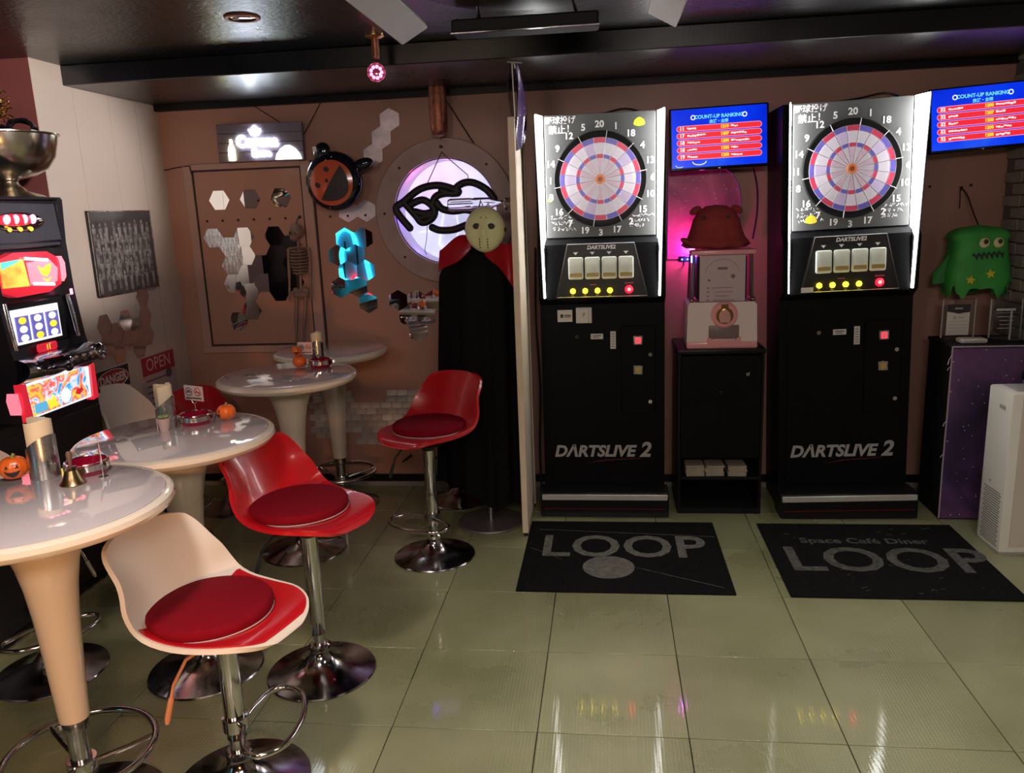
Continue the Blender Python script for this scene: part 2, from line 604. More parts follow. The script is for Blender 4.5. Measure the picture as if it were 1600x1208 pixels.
def wall_with_hole():
    bm = bmesh.new()
    x0, x1 = XL - 0.1, XR + 0.1
    o = [bm.verts.new((x, YB, z)) for x, z in ((x0, 0), (x1, 0), (x1, ZC), (x0, ZC))]
    h = [bm.verts.new((HOLE[0] + HOLE[2] * math.cos(2 * PI * i / 48), YB, HOLE[1] + HOLE[2] * math.sin(2 * PI * i / 48))) for i in range(48)]
    es = [bm.edges.new((v[i], v[(i + 1) % len(v)])) for v in (o, h) for i in range(len(v))]
    bmesh.ops.triangle_fill(bm, edges=es, use_beauty=True)
    ex = bmesh.ops.extrude_face_region(bm, geom=bm.faces[:])
    bmesh.ops.translate(bm, vec=(0, 0.10, 0), verts=[v for v in ex['geom'] if isinstance(v, bmesh.types.BMVert)])
    b = B()
    b.bm.free()
    b.bm = bm
    return b
wb = struct(wall_with_hole().build('wall_back', m_wall), 'rose brown back wall')
wl = struct(B().box((XL - 0.35, (3.735 + YB + 0.1) / 2, ZC / 2), (0.70, YB + 0.1 - 3.735, ZC)).build('wall_left', m_wall_left), 'pale left wall beside the corner')
for y in (4.02, 4.32, 4.58):
    B().box((XL + 0.0006, y, 1.2), (0.0012, 0.002, 2.4)).build('panel_joint', M('wall_joint', (0.38, 0.30, 0.26), 0.6), wl)
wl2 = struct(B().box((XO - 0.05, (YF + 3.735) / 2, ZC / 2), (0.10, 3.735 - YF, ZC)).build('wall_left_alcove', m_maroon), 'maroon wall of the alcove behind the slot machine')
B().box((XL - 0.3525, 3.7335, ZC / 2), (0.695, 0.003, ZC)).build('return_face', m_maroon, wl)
wr = struct(B().box((XR + 0.056, (YF + YB) / 2, ZC / 2), (0.10, YB - YF, ZC)).build('wall_right', m_mortar), 'right wall with pale brick facing')
brick_me = B().box((0, 0, 0), (0.012, 0.188, 0.056), bev=0.004).mesh('brick', m_brick)
for k in range(39):
    for q in range(3):
        y = YB - 0.10 - 0.194 * q + (0.097 if k % 2 else 0)
        if y > YB - 0.09:
            continue
        put('brick', brick_me, wr, (XR + 0.001, y, 0.034 + 0.0625 * k))
B().box((XR + 0.003, (YF + 4.2) / 2, ZC / 2), (0.006, 4.2 - YF, ZC)).build('facing', m_brick, wr)
struct(B().box(((XO + XR) / 2, YF - 0.05, ZC / 2), (XR - XO + 0.2, 0.10, ZC)).build('wall_front', m_maroon), 'brown wall behind the viewer')
struct(B().box(((XL + XR) / 2, YB - 0.008, 0.055), (XR - XL, 0.016, 0.045), bev=0.002).build('baseboard_back', m_black), 'black baseboard of the back wall')
struct(B().box(((XL + XR) / 2, YB - 0.012, 0.016), (XR - XL, 0.024, 0.032), bev=0.002).build('trim_3', M('grey_skirting', (0.25, 0.23, 0.21), 0.5)), 'grey strip at the foot of the back wall')
# row of screw heads on the back wall
b = B()
for px in [-2.455 + 0.101 * i for i in range(6)] + [-1.67, -1.56, -1.45] + [1.775, 1.99]:
    b.cyl((px, YB - (0.011 if px < -1.8 else 0.002), 1.716 if px < 0 else 1.752), 0.008, 0.006, 'Y', 8)
o = b.build('screw_head', m_screw, wb)
o['kind'] = 'stuff'
# panelled door set in the wall
dr = struct(B().box((-2.168, YB - 0.004, 1.478), (0.70, 0.012, 1.07), bev=0.002).build('door_1', m_wall), 'flat brown panelled hatch in the back wall')
m_strip = M('rose_strip', (0.43, 0.27, 0.235), 0.4, nz=(3, 0.05))
B().box((-1.795, YB - 0.010, 1.47), (0.062, 0.020, 1.16), bev=0.003).build('frame_strip', m_strip, dr)
B().box((-2.545, YB - 0.010, 1.47), (0.055, 0.020, 1.16), bev=0.003).build('frame_strip', m_strip, dr)
B().box((-2.17, YB - 0.0105, 2.038), (0.69, 0.021, 0.036), bev=0.003).build('frame_strip', m_strip, dr)
B().box((-2.17, YB - 0.0115, 0.912), (0.812, 0.023, 0.042), bev=0.003).build('frame_strip', m_strip, dr)
b = B()
for c, s in (((-2.513, YB - 0.0115, 1.478), (0.008, 0.004, 1.068)), ((-1.830, YB - 0.0115, 1.478), (0.008, 0.004, 1.068)),
             ((-2.17, YB - 0.0115, 2.014), (0.69, 0.004, 0.008)), ((-2.17, YB - 0.0115, 0.942), (0.69, 0.004, 0.008)),
             ((-1.758, YB - 0.003, 1.47), (0.008, 0.006, 1.16))):
    b.box(c, s)
b.build('gap_shade_strip', m_screw, dr)  # dark strips laid on the hatch for the shade of its recess lines

# ================================================================ TULIP TABLES
def make_table(zt, loc, label, R=0.35):
    t = thing('tulip_table', label, 'table', loc, 0, None)
    B().lathe([(0.0, zt - 0.05), (0.20, zt - 0.05), (R - 0.03, zt - 0.046), (R - 0.008, zt - 0.036), (R, zt - 0.022), (R - 0.003, zt - 0.008), (R - 0.012, zt - 0.001), (R - 0.022, zt), (R - 0.024, zt - 0.004), (0, zt - 0.004)], 64).build('tabletop', m_white_rim, t)
    B().lathe([(0, zt - 0.0035), (R - 0.0245, zt - 0.0035), (R - 0.0245, zt + 0.0005), (R - 0.026, zt + 0.001), (0, zt + 0.001)], 64).build('glass_inset', m_glass_top, t)
    B().lathe([(0, zt - 0.0502), (0.215, zt - 0.0502), (0.165, zt - 0.062), (0.125, zt - 0.085), (0.10, zt - 0.12), (0.083, zt - 0.17), (0.070, zt - 0.24), (0.060, zt - 0.33), (0.052, zt - 0.45), (0.044, zt - 0.60), (0.041, zt - 0.66), (0.036, zt - 0.663), (0, zt - 0.663)], 40).build('column', m_cream_gloss, t)
    B().cyl((0, 0, (zt - 0.663 + 0.085) / 2), 0.029, zt - 0.663 - 0.085, seg=24).lathe([(0.029, zt - 0.70), (0.036, zt - 0.695), (0.036, zt - 0.664), (0.029, zt - 0.664)], 24).build('pole', m_chrome_dark, t)
    B().lathe([(0, 0), (0.215, 0), (0.217, 0.004), (0.213, 0.009), (0.16, 0.020), (0.10, 0.036), (0.06, 0.054), (0.042, 0.075), (0.036, 0.088), (0, 0.088)], 56).build('base', m_chrome_dark, t)
    b = B().tube(circ(0.205, 48, 0.205), 0.0105, 10, closed=True)
    for k in range(3):
        a = 0.5 + k * 2 * PI / 3
        b.tube([(0.03 * math.cos(a), 0.03 * math.sin(a), 0.165), (0.12 * math.cos(a), 0.12 * math.sin(a), 0.182), (0.203 * math.cos(a), 0.203 * math.sin(a), 0.203)], 0.008, 8)
    b.lathe([(0.030, 0.135), (0.041, 0.135), (0.043, 0.14), (0.043, 0.18), (0.041, 0.185), (0.030, 0.185)], 24)
    b.build('foot_ring', m_chrome, t)
    return t

TAB = {'T1': (-1.56, 1.91, 0.98), 'T2': (-1.583, 2.675, 0.955), 'T3': (-1.610, 3.80, 0.95), 'T4': (-1.62, 4.482, 0.957)}
make_table(TAB['T1'][2], (TAB['T1'][0], TAB['T1'][1], 0), 'tulip table cut by the left edge, nearest, with a brass bell on top')
make_table(TAB['T2'][2], (TAB['T2'][0], TAB['T2'][1], 0), 'tulip table behind the nearest one, holding a pink cup and steel holder')
make_table(TAB['T3'][2], (TAB['T3'][0], TAB['T3'][1], 0), 'tulip table holding two stacked orange pumpkin figures', R=0.345)
make_table(TAB['T4'][2], (TAB['T4'][0], TAB['T4'][1], 0), 'empty tulip table by the back wall, behind the pumpkin figures', R=0.33)

# ================================================================ BAR STOOLS
SP = [(-0.230, -0.008, 0.055, 0.001, 0), (-0.226, -0.003, 0.095, 0.003, 0), (-0.212, 0.004, 0.132, 0.006, 0), (-0.182, 0.008, 0.168, 0.012, 0), (-0.12, 0.004, 0.203, 0.020, 0), (-0.03, -0.004, 0.220, 0.026, 0),
      (0.06, -0.004, 0.224, 0.034, 0.003), (0.125, 0.006, 0.222, 0.048, 0.012), (0.175, 0.036, 0.216, 0.062, 0.028), (0.208, 0.086, 0.203, 0.055, 0.044), (0.236, 0.140, 0.190, 0.032, 0.050),
      (0.262, 0.190, 0.182, 0.012, 0.046), (0.284, 0.232, 0.171, 0.0, 0.038), (0.296, 0.256, 0.150, 0.0, 0.030), (0.302, 0.268, 0.108, 0.0, 0.018)]
def spine(t):
    f = t * (len(SP) - 1)
    i = min(int(f), len(SP) - 2)
    u = f - i
    p0, p1, p2, p3 = SP[max(i - 1, 0)], SP[i], SP[i + 1], SP[min(i + 2, len(SP) - 1)]
    return [0.5 * (2 * b + (-a + c) * u + (2 * a - 5 * b + 4 * c - d) * u * u + (-a + 3 * b - 3 * c + d) * u ** 3) for a, b, c, d in zip(p0, p1, p2, p3)]
def shell_pt(t, s, z0=0.0, k=1.0):
    y, z, w, cu, wr_ = spine(t)
    s2 = abs(s) ** 2.3
    return (s * w * k, y - wr_ * s2, z + cu * s2 + z0)
def seat_shell(m_out):
    b = B().grid(lambda u, v: shell_pt(u, v * 2 - 1), 34, 21)
    b.solid(0.014)
    return b.mesh('seat_shell', m_out, angle=60)
def seat_pad(m_in):
    b = B().grid(lambda u, v: shell_pt(0.07 + u * 0.42, (v * 2 - 1) * 0.93, 0.019), 20, 17)
    b.solid(0.006)
    return b.mesh('seat_pad', m_in, angle=60)
def back_pad(m_in):
    def fn(u, v):
        x, y, z = shell_pt(0.57 + u * 0.40, (v * 2 - 1) * 0.92)
        return (x, y - 0.013, z)
    b = B().grid(fn, 14, 15)
    b.solid(0.006)
    return b.mesh('back_pad', m_in, angle=60)
base_me = B().lathe([(0, 0), (0.205, 0), (0.207, 0.004), (0.203, 0.009), (0.15, 0.020), (0.095, 0.038), (0.06, 0.058), (0.043, 0.082), (0.036, 0.10), (0.036, 0.105), (0, 0.105)], 56).mesh('base', m_chrome_dark)
shell_w, shell_r, pad_r = seat_shell(m_shell_white), seat_shell(m_red_shell), seat_pad(m_red_pad)
bpad_r = back_pad(m_red_shell)
def make_stool(loc, rz, zs, red, label, ring_z=0.215, ring_rot=0.0, lever=60, lever_mat=None, ring=True):
    t = thing('bar_stool', label, 'stool', loc, rz)
    put('base', base_me, t)
    B().cyl((0, 0, 0.14), 0.0245, 0.075, seg=24).build('gas_lift', m_chrome_dark, t)
    B().lathe([(0.0245, 0.100), (0.040, 0.102), (0.041, 0.118), (0.034, 0.124), (0.0245, 0.124)], 28).build('base_nut', m_chrome, t)
    B().lathe([(0.0, 0.165), (0.029, 0.165), (0.0305, 0.168), (0.0305, zs - 0.045), (0.0, zs - 0.045)], 28).build('column', m_chrome, t)
    b = B().box((0, 0, zs - 0.034), (0.17, 0.17, 0.012), bev=0.004).lathe([(0.03, zs - 0.075), (0.034, zs - 0.07), (0.05, zs - 0.04), (0.0, zs - 0.04)], 24)
    b.build('seat_mount', m_rubber, t)
    put('seat_shell', shell_r if red else shell_w, t, (0, 0, zs))
    put('seat_pad', pad_r, t, (0, 0, zs))
    if red:
        put('back_pad', bpad_r, t, (0, 0, zs))
    # D-shaped foot rest
    if not ring:
        ring_z = None
    if ring_z is not None:
        pts = []
        for p in smooth_path([(0.028, -0.03, 0), (0.09, -0.045, 0), (0.155, -0.075, 0), (0.168, -0.125, 0), (0.12, -0.182, 0), (0.0, -0.205, 0), (-0.12, -0.182, 0), (-0.168, -0.125, 0), (-0.155, -0.075, 0), (-0.09, -0.045, 0), (-0.028, -0.03, 0)], 6):
            v = Matrix.Rotation(ring_rot, 4, 'Z') @ Vector(p)
            pts.append((v.x, v.y, ring_z))
        b = B().tube(pts, 0.0095, 10)
        b.lathe([(0.0245, ring_z - 0.022), (0.039, ring_z - 0.020), (0.039, ring_z + 0.020), (0.0245, ring_z + 0.022)], 24)
        b.build('foot_rest', m_chrome, t)
    a = math.radians(lever)
    ca, sa = math.cos(a), math.sin(a)
    B().tube([(0.04 * ca, 0.04 * sa, zs - 0.05), (0.13 * ca, 0.13 * sa, zs - 0.065), (0.175 * ca, 0.175 * sa, zs - 0.12), (0.205 * ca, 0.205 * sa, zs - 0.21)], 0.005, 8).tube([(0.186 * ca, 0.186 * sa, zs - 0.155), (0.205 * ca, 0.205 * sa, zs - 0.21), (0.209 * ca, 0.209 * sa, zs - 0.225)], [0.008, 0.009, 0.006], 8).build('lever', lever_mat or m_rubber, t)
    return t

R_ = math.radians
STOOLS = {}
STOOLS['S1'] = make_stool((-1.150, 2.062, 0), R_(75), 0.555, False, 'white-backed bar stool with a red cushion, nearest to the viewer', lever=165, ring_rot=R_(25), lever_mat=M('orange_lever', (0.55, 0.22, 0.1), 0.4))
STOOLS['S2'] = make_stool((-1.116, 2.685, 0), R_(66), 0.635, True, 'red bar stool in the middle, turned sideways behind the white-backed stool', lever=130, ring=False)
STOOLS['S3'] = make_stool((-0.897, 3.752, 0), R_(-26), 0.64, True, 'red bar stool in front of the black cape', lever=205)
STOOLS['S4'] = make_stool((-2.372, 3.86, 0), R_(90), 0.61, False, 'white bar stool against the left wall under the danger sign')
STOOLS['S5'] = make_stool((-2.30, 4.43, 0), R_(70), 0.455, True, 'red bar stool in the dark back corner beyond the tables')
STOOLS['S6'] = make_stool((-0.918, 4.588, 0), R_(-90), 0.57, True, 'bar stool hidden behind the red stool and cape, only its base showing')
STOOLS['S7'] = make_stool((-2.20, 2.62, 0), R_(80), 0.60, False, 'bar stool under the nearest table beside the black counter', ring_rot=R_(-30), lever=-60, lever_mat=m_chrome)

def cushion(stool, zs, rz, dx, dy, label, tilt=(0, 0)):
    t = thing('seat_cushion', label, 'cushion', (stool[0] + dx, stool[1] + dy, zs + 0.024), rot=(tilt[0], tilt[1], rz))
    B().lathe([(0, 0), (0.168, 0), (0.176, 0.004), (0.180, 0.012), (0.180, 0.030), (0.174, 0.039), (0.15, 0.045), (0, 0.048)], 48).build('pad', m_cushion, t)
    B().tube(circ(0.1785, 48, 0.006), 0.0022, 6, closed=True).build('piping', m_piping, t)
cushion((-1.150, 2.062), 0.555, 0.3, -0.03, -0.005, 'round crimson cushion on the white-backed bar stool')
cushion((-1.116, 2.685), 0.635, 0.8, -0.03, 0.01, 'round crimson cushion on the sideways red bar stool')
cushion((-0.897, 3.752), 0.64, 0.4, 0.005, 0.02, 'round crimson cushion on the red bar stool in front of the cape')

# ================================================================ BLACK MATS
m_mat = M('mat_pile', (0.007, 0.007, 0.0075), 0.95, spec=0.1, nz=(50, 0.35), bump=(350, 0.5, 0.002))
m_mat_print = M('mat_print', (0.13, 0.125, 0.11), 0.95, nz=(45, 0.35), bump=(350, 0.5, 0.002))
m_mat_faint = M('mat_print_faint', (0.075, 0.072, 0.066), 0.95, nz=(45, 0.45), bump=(350, 0.5, 0.002))
def make_mat(loc, rz, label):
    t = thing('floor_mat', label, 'mat', loc, rz)
    B().box((0, 0, 0.004), (0.99, 0.84, 0.008), bev=0.003).build('pile', m_mat, t)
    return t
t = make_mat((0.055, 3.79, 0), 0.002, 'black floor mat with LOOP and a grey disc, left of the two mats')
B().text('LOOP', 0.37, (0.0, 0.075, 0.0086), (0, 0, 0), bold=0.006, sx=0.86).build('lettering', m_mat_print, t, recalc=False)
B().lathe([(0, 0.0084), (0.125, 0.0084)], 40, c=(-0.07, -0.16, 0)).build('printed_disc', m_mat_print, t)
b = B()
b.tube([(-0.44, 0.30, 0.0075), (-0.1, 0.27, 0.0075), (0.48, 0.22, 0.0075)], 0.0022, 4)
b.tube([(-0.47, 0.06, 0.0075), (-0.30, -0.08, 0.0075)], 0.0022, 4)
b.tube([(0.06, -0.16, 0.0075), (0.45, -0.36, 0.0075)], 0.0022, 4)
b.build('printed_line', m_mat_faint, t)
t = make_mat((1.277, 3.785, 0), 0.002, 'worn black floor mat with Space Café Diner LOOP, right of the two mats')
B().text('LOOP', 0.38, (0.03, -0.04, 0.0086), (0, 0, 0), bold=0.006, sx=0.94).build('lettering', m_mat_faint, t, recalc=False)
B().text('Space Café Diner', 0.088, (-0.01, 0.19, 0.0086), (0, 0, 0), bold=0.002, sx=1.0).build('small_lettering', m_mat_faint, t, recalc=False)
b = B()
rr = random.Random(3)
for k in range(34):
    x, y, a = rr.uniform(-0.42, 0.45), rr.uniform(-0.38, 0.38), rr.uniform(-0.6, 0.6)
    l = rr.uniform(0.006, 0.03)
    b.tube([(x, y, 0.0078), (x + l * math.cos(a), y + l * math.sin(a), 0.0078)], 0.0011, 4)
o = b.build('scuff_mark', m_mat_print, t)
o['kind'] = 'stuff'

# ================================================================ DART MACHINES
m_board_face = M('dart_panel_black', (0.072, 0.074, 0.074), 0.55, nz=(5, 0.12))
m_seg_white = M('segment_white', (0.80, 0.74, 0.84), 0.35)
m_seg_lilac = M('segment_lilac', (0.66, 0.55, 0.80), 0.35)
m_seg_pink = M('segment_pink', (0.82, 0.60, 0.74), 0.35)
m_seg_red = M('segment_red', (0.72, 0.06, 0.13), 0.35)
m_seg_blue = M('segment_blue', (0.16, 0.13, 0.55), 0.35)
m_bull_out = M('bull_orange', (0.85, 0.26, 0.06), 0.35)
m_bull_in = M('bull_dark', (0.25, 0.05, 0.03), 0.35)
m_button = M('button_plastic', (0.62, 0.64, 0.56), 0.3, em=(0.75, 0.8, 0.62), es=0.12)
m_amber = M('amber_strip', (0.55, 0.42, 0.14), 0.4)
m_coin_red = M('coin_red', (0.6, 0.03, 0.05), 0.3, em=(1.0, 0.04, 0.07), es=1.6)
m_body = M('cabinet_black', (0.005, 0.005, 0.006), 0.45, nz=(4, 0.2), spec=0.1)
m_head_in = M('console_black', (0.012, 0.012, 0.013), 0.35)
BULL = (0.0, 0.12, 1.855)
SEQ = [20, 1, 18, 4, 13, 6, 10, 15, 2, 17, 3, 19, 7, 16, 8, 11, 14, 9, 12, 5]

def seg_mesh(r0, r1, name, m, d):
    g = 0.0016
    b = B()
    a = PI / 20
    n = 4
    pts = [(r1 * math.sin(-a + 2 * a * i / n) , r1 * math.cos(-a + 2 * a * i / n)) for i in range(n + 1)] + \
          [(r0 * math.sin(a - 2 * a * i / n), r0 * math.cos(a - 2 * a * i / n)) for i in range(n + 1)]
    # keep a hair's gap on both sides for the spider
    pts = [(x * (1 - g / max(abs(x), g * 3)) if abs(x) > 1e-4 else x, z) for x, z in pts]
    b.prism(pts, -d, 0.0, 'XZ')
    return b.mesh(name, m, smooth=False)

seg_cache = {}
def seg(r0, r1, m, d):
    k = (r0, m.name)
    if k not in seg_cache:
        seg_cache[k] = seg_mesh(r0, r1, 'board_segment', m, d)
    return seg_cache[k]

def scribble(b, x, z, y, w, h, rnd, n=7):
    """a line of hand-written strokes"""
    for i in range(n):
        cx = x + w * i / n
        for k in range(3):
            x0, z0 = cx + rnd.uniform(0, w / n * 0.7), z + rnd.uniform(-h, h) / 2
            x1, z1 = x0 + rnd.uniform(-0.3, 0.8) * w / n, z + rnd.uniform(-h, h) / 2
            b.tube([(x0, y, z0), ((x0 + x1) / 2 + rnd.uniform(-1, 1) * 0.002, y, (z0 + z1) / 2), (x1, y, z1)], 0.0011, 4)

def dart_machine(loc, rot, label, variant):
    t = thing('darts_machine', label, 'darts machine', loc, rot=rot)
    B().prism([(0.145, 0.165), (0.16, 1.19), (0.10, 1.225), (0.10, 1.52), (0.135, 1.56), (0.135, 2.185), (0.16, 2.19), (0.50, 2.19), (0.50, 0.02), (0.16, 0.02)], -0.30, 0.30, 'YZ').build('core', m_body, t, smooth=False)
    for s in (-1, 1):
        B().prism([(0.155, 0.165), (0.165, 1.19), (0.10, 1.235), (0.085, 1.50), (0.125, 1.56), (0.12, 2.19), (0.50, 2.19), (0.50, 0.02), (0.155, 0.02)], s * 0.300, s * 0.342, 'YZ').build('side_panel', m_body, t, smooth=False)
    # stepped base with steel kick strip
    B().box((0, 0.08, 0.073), (0.716, 0.155, 0.144), bev=0.005).build('base_step', m_black_plastic, t)
    B().box((0, -0.002, 0.121), (0.70, 0.012, 0.034), bev=0.004).build('kick_strip', M('bright_strip', (0.62, 0.62, 0.58), 0.4, 0.35), t)
    B().box((0, -0.001, 0.052), (0.68, 0.006, 0.005)).build('red_trim', M('red_trim', (0.10, 0.005, 0.012), 0.4), t)
    for x in (-0.30, 0.30):
        B().cyl((x, 0.10, 0.0), 0.02, 0.02, seg=12).build('levelling_foot', m_rubber, t, loc=(0, 0, 0.01))
    # glowing side fins
    for s in (-1, 1):
        def fin(u, v, off=0.0):
            x0 = s * (0.300 + off)
            x1 = s * (0.312 + 0.016 * u + off)
            yf = 0.014 + 0.070 * (1 - u)
            return (x0 + (x1 - x0) * v, 0.128 + (yf - 0.128) * v, 1.235 + (2.188 - 1.235) * u)
        B().grid(fin, 2, 2).solid(0.003).build('light_fin', m_led_white, t, smooth=False)
        B().grid(lambda u, v: fin(u, v, 0.008), 2, 2).solid(0.004).build('fin_cover', m_body, t, smooth=False)
    # dart board
    fc = B().box((0, 0.127, 1.873), (0.578, 0.012, 0.632), bev=0.002).build('board_panel', m_board_face, t)
    db = B().lathe([(0.0, 0.0), (0.246, 0.0), (0.246, 0.010), (0.240, 0.013), (0.213, 0.005), (0, 0.005)], 80).build('dartboard', m_black, t, loc=BULL, rot=(PI / 2, 0, 0))
    # parts below are in the board's frame: x right, y up, z out
    def rot_put(me, k, name='board_segment'):
        return put(name, me, db, (0, 0, 0.0052), (-PI / 2, 0, 0) if k is None else Euler((-PI / 2, 0, 0)).to_matrix().to_4x4().to_euler())
    for k in range(20):
        even = k % 2 == 0
        for (r0, r1, m, d) in ((0.186, 0.2115, m_seg_red if even else m_seg_blue, 0.0065), (0.128, 0.185, m_seg_white if even else m_seg_lilac if k % 4 == 1 else m_seg_white, 0.0055),
                               (0.108, 0.127, m_seg_red if even else m_seg_blue, 0.0065), (0.026, 0.107, m_seg_pink if even else m_seg_white, 0.0055)):
            o = put('board_segment', seg(r0, r1, m, d), db)
            o.rotation_euler = (Matrix.Rotation(-k * PI / 10, 3, 'Z') @ Matrix.Rotation(PI / 2, 3, 'X')).to_euler()
            o.location = (0, 0, 0.0052)
    B().lathe([(0, 0.012), (0.013, 0.012), (0.013, 0.005), (0, 0.005)], 24).build('bull_centre', m_bull_in, db)
    B().lathe([(0.013, 0.005), (0.013, 0.0115), (0.024, 0.0115), (0.025, 0.005)], 28).build('bull_ring', m_bull_out, db)
    b = B()
    for k in range(20):
        a = (k + 0.5) * PI / 10
        b.tube([(0.026 * math.sin(a), 0.026 * math.cos(a), 0.0125), (0.2115 * math.sin(a), 0.2115 * math.cos(a), 0.0125)], 0.0009, 4)
    for r in (0.1075, 0.1275, 0.1855, 0.212):
        b.tube(circ(r, 60, 0.0122), 0.0009, 4, closed=True)
    o = b.build('spider_wire', M('spider_grey', (0.30, 0.28, 0.31), 0.4), db)
    o['kind'] = 'stuff'
    b = B()
    for k in range(20):
        a = (k + 0.5) * PI / 10
        if k % 2 == 0:
            b.box((0.229 * math.sin(a), 0.229 * math.cos(a), 0.0105), (0.0028, 0.036, 0.006), rot=(0, 0, -a))
    o = b.build('ring_divider', m_white_print, db)
    o['kind'] = 'stuff'
    for k, nmb in enumerate(SEQ):
        a = k * PI / 10
        B().text(str(nmb), 0.047, (0.274 * math.sin(a), 0.278 * math.cos(a), 0.0013), (0, 0, 0), bold=0.0015).build('number', m_white_print, db, recalc=False)
    # console under the board
    zt, zb_ = 1.525, 1.232
    def cz(u):          # point on the console face at height u
        return 0.0985
    pan = B().prism([(-0.185, zt), (0.180, zt), (0.250, zb_), (-0.250, zb_)], 0.092, 0.101, 'XZ').build('console_panel', m_head_in, t, smooth=False)
    b = B()
    P4 = [(-0.180, 0.0918, zt - 0.004), (0.175, 0.0918, zt - 0.004), (0.243, 0.0918, zb_ + 0.005), (-0.243, 0.0918, zb_ + 0.005)]
    b.tube(P4, 0.0014, 4, closed=True)
    b.build('console_outline', m_white_print, pan)
    B().text('DARTSLIVE2', 0.028, (0.0, 0.0915, zt - 0.024), bold=0.001, shear=0.2).build('lettering', m_white_print, pan, recalc=False)
    for i in range(4):
        x = -0.137 + 0.0895 * i
        bt = B().box((x, 0.082, 1.393), (0.080, 0.024, 0.118), bev=0.009, seg=2).build('button', m_button, t)
        B().box((x, 0.0692, 1.358), (0.066, 0.003, 0.022), bev=0.001).build('amber_strip', m_amber, bt)
        B().prism([(x - 0.013, zt - 0.047), (x + 0.013, zt - 0.047), (x, zt - 0.062)], 0.0905, 0.0925, 'XZ').build('arrow', m_white_print, pan, smooth=False)
        B().sphere((-0.155 + 0.0665 * i, 0.089, 1.270), (0.014, 0.008, 0.014), 14, 8).build('yellow_light', m_led_yellow, t)
        B().text('P%d' % (i + 1), 0.014, (-0.155 + 0.0665 * i, 0.0915, 1.243)).build('lettering', m_grey_print, pan, recalc=False)
    rl = B().lathe([(0, 0.006), (0.014, 0.005), (0.021, 0.0)], 20, c=(0.147, 0.091, 1.273), rot=(PI / 2, 0, 0)).build('red_button', m_led_red, t)
    B().sphere((0.147, 0.086, 1.273), (0.010, 0.004, 0.010), 12, 6).build('button_core', m_led_redcore, rl)
    B().box((0.147, 0.0915, 1.307), (0.045, 0.002, 0.009)).build('red_label', M('faded_red_print', (0.35, 0.08, 0.09), 0.5), pan)
    B().box((-0.045, 0.0915, 1.303), (0.035, 0.002, 0.006)).build('red_label', M('faded_red_print', (0.35, 0.08, 0.09), 0.5), pan)
    # door, coin slots, stickers and locks
    yb = 0.152
    dr = B().box((0.195, yb - 0.002, 0.815), (0.19, 0.010, 0.50), bev=0.004).build('coin_door', m_body, t)
    for i, (z, m) in enumerate(((0.985, m_coin_red), (0.818, m_amber))):
        f = B().box((0.195, yb - 0.010, z), (0.052, 0.010, 0.052), bev=0.003).build('coin_plate', m_steel, t)
        B().box((0.195, yb - 0.016, z), (0.032, 0.006, 0.034), bev=0.002).build('coin_window', m, f)
        if i == 0:
            B().box((0.195, yb - 0.0195, z), (0.007, 0.003, 0.026)).build('slot', m_white_print, f)
    for x, z in ((0.262, 0.905), (0.262, 0.637), (-0.140, 1.012)):
        B().cyl((x, yb - 0.008, z), 0.011, 0.012, 'Y', 14).build('lock', m_chrome, t)
    B().box((-0.030, yb - 0.002, 1.010), (0.068, 0.002, 0.030)).build('sticker', m_paper, t)
    B().box((0.059, yb - 0.002, 0.988), (0.030, 0.002, 0.098)).build('sticker', m_paper, t)
    b = B()
    for i in range(6):
        b.box((0.059, yb - 0.0035, 1.022 - i * 0.014), (0.018, 0.001, 0.003))
    b.box((-0.03, yb - 0.0035, 1.014), (0.045, 0.001, 0.004)).box((-0.035, yb - 0.0035, 1.005), (0.035, 0.001, 0.003))
    b.build('sticker_print', m_dark_print, t)
    # big logo
    b = B().text('DΛRTSLIVE', 0.092, (-0.055, 0.1425, 0.345), bold=0.0035, shear=0.22, sx=1.0)
    b.text('2', 0.118, (0.232, 0.1425, 0.352), bold=0.004, shear=0.22)
    b.build('logo', m_grey_print, t, recalc=False)
    B().prism([(-0.10, 0.276), (0.02, 0.292), (0.20, 0.302), (0.21, 0.306), (0.0, 0.296)], 0.1425, 0.144, 'XZ').build('logo_swoosh', M('dark_red_print', (0.12, 0.01, 0.015), 0.5), t, smooth=False)
    # marker writing
    rnd = random.Random(5 + variant)
    b = B()
    b.text('野球投げ', 0.041, (-0.205, 0.1195, 2.160), bold=0.0006)
    b.text('禁止', 0.046, (-0.222, 0.1195, 2.112), bold=0.0008)
    b.text('!', 0.050, (-0.163, 0.1195, 2.118), bold=0.001)
    o = b.build('marker_writing', m_chalk, t, recalc=False)
    b = B()
    for i in range(3):
        scribble(b, -0.275 + 0.01 * i, 1.665 - 0.03 * i, 0.1205, 0.12, 0.022, rnd, 6)
        scribble(b, 0.165 - 0.005 * i, 1.662 - 0.026 * i, 0.1205, 0.115 - 0.02 * i, 0.020, rnd, 6)
    o = b.build('marker_note', m_chalk, t)
    o['kind'] = 'stuff'
    return t

def sticker_creature(t, x, z, s):
    """small yellow doodle sticker: a rounded blob with two ears"""
    pts = []
    for i in range(28):
        a = 2 * PI * i / 28
        r = s * (1 + 0.18 * max(0, math.cos(3 * (a - PI / 2))))
        pts.append((x + r * math.cos(a) * 1.15, z + r * math.sin(a) * 0.85))
    B().prism(pts, 0.1195, 0.121, 'XZ').build('yellow_sticker', m_yellow_print, t, smooth=False)

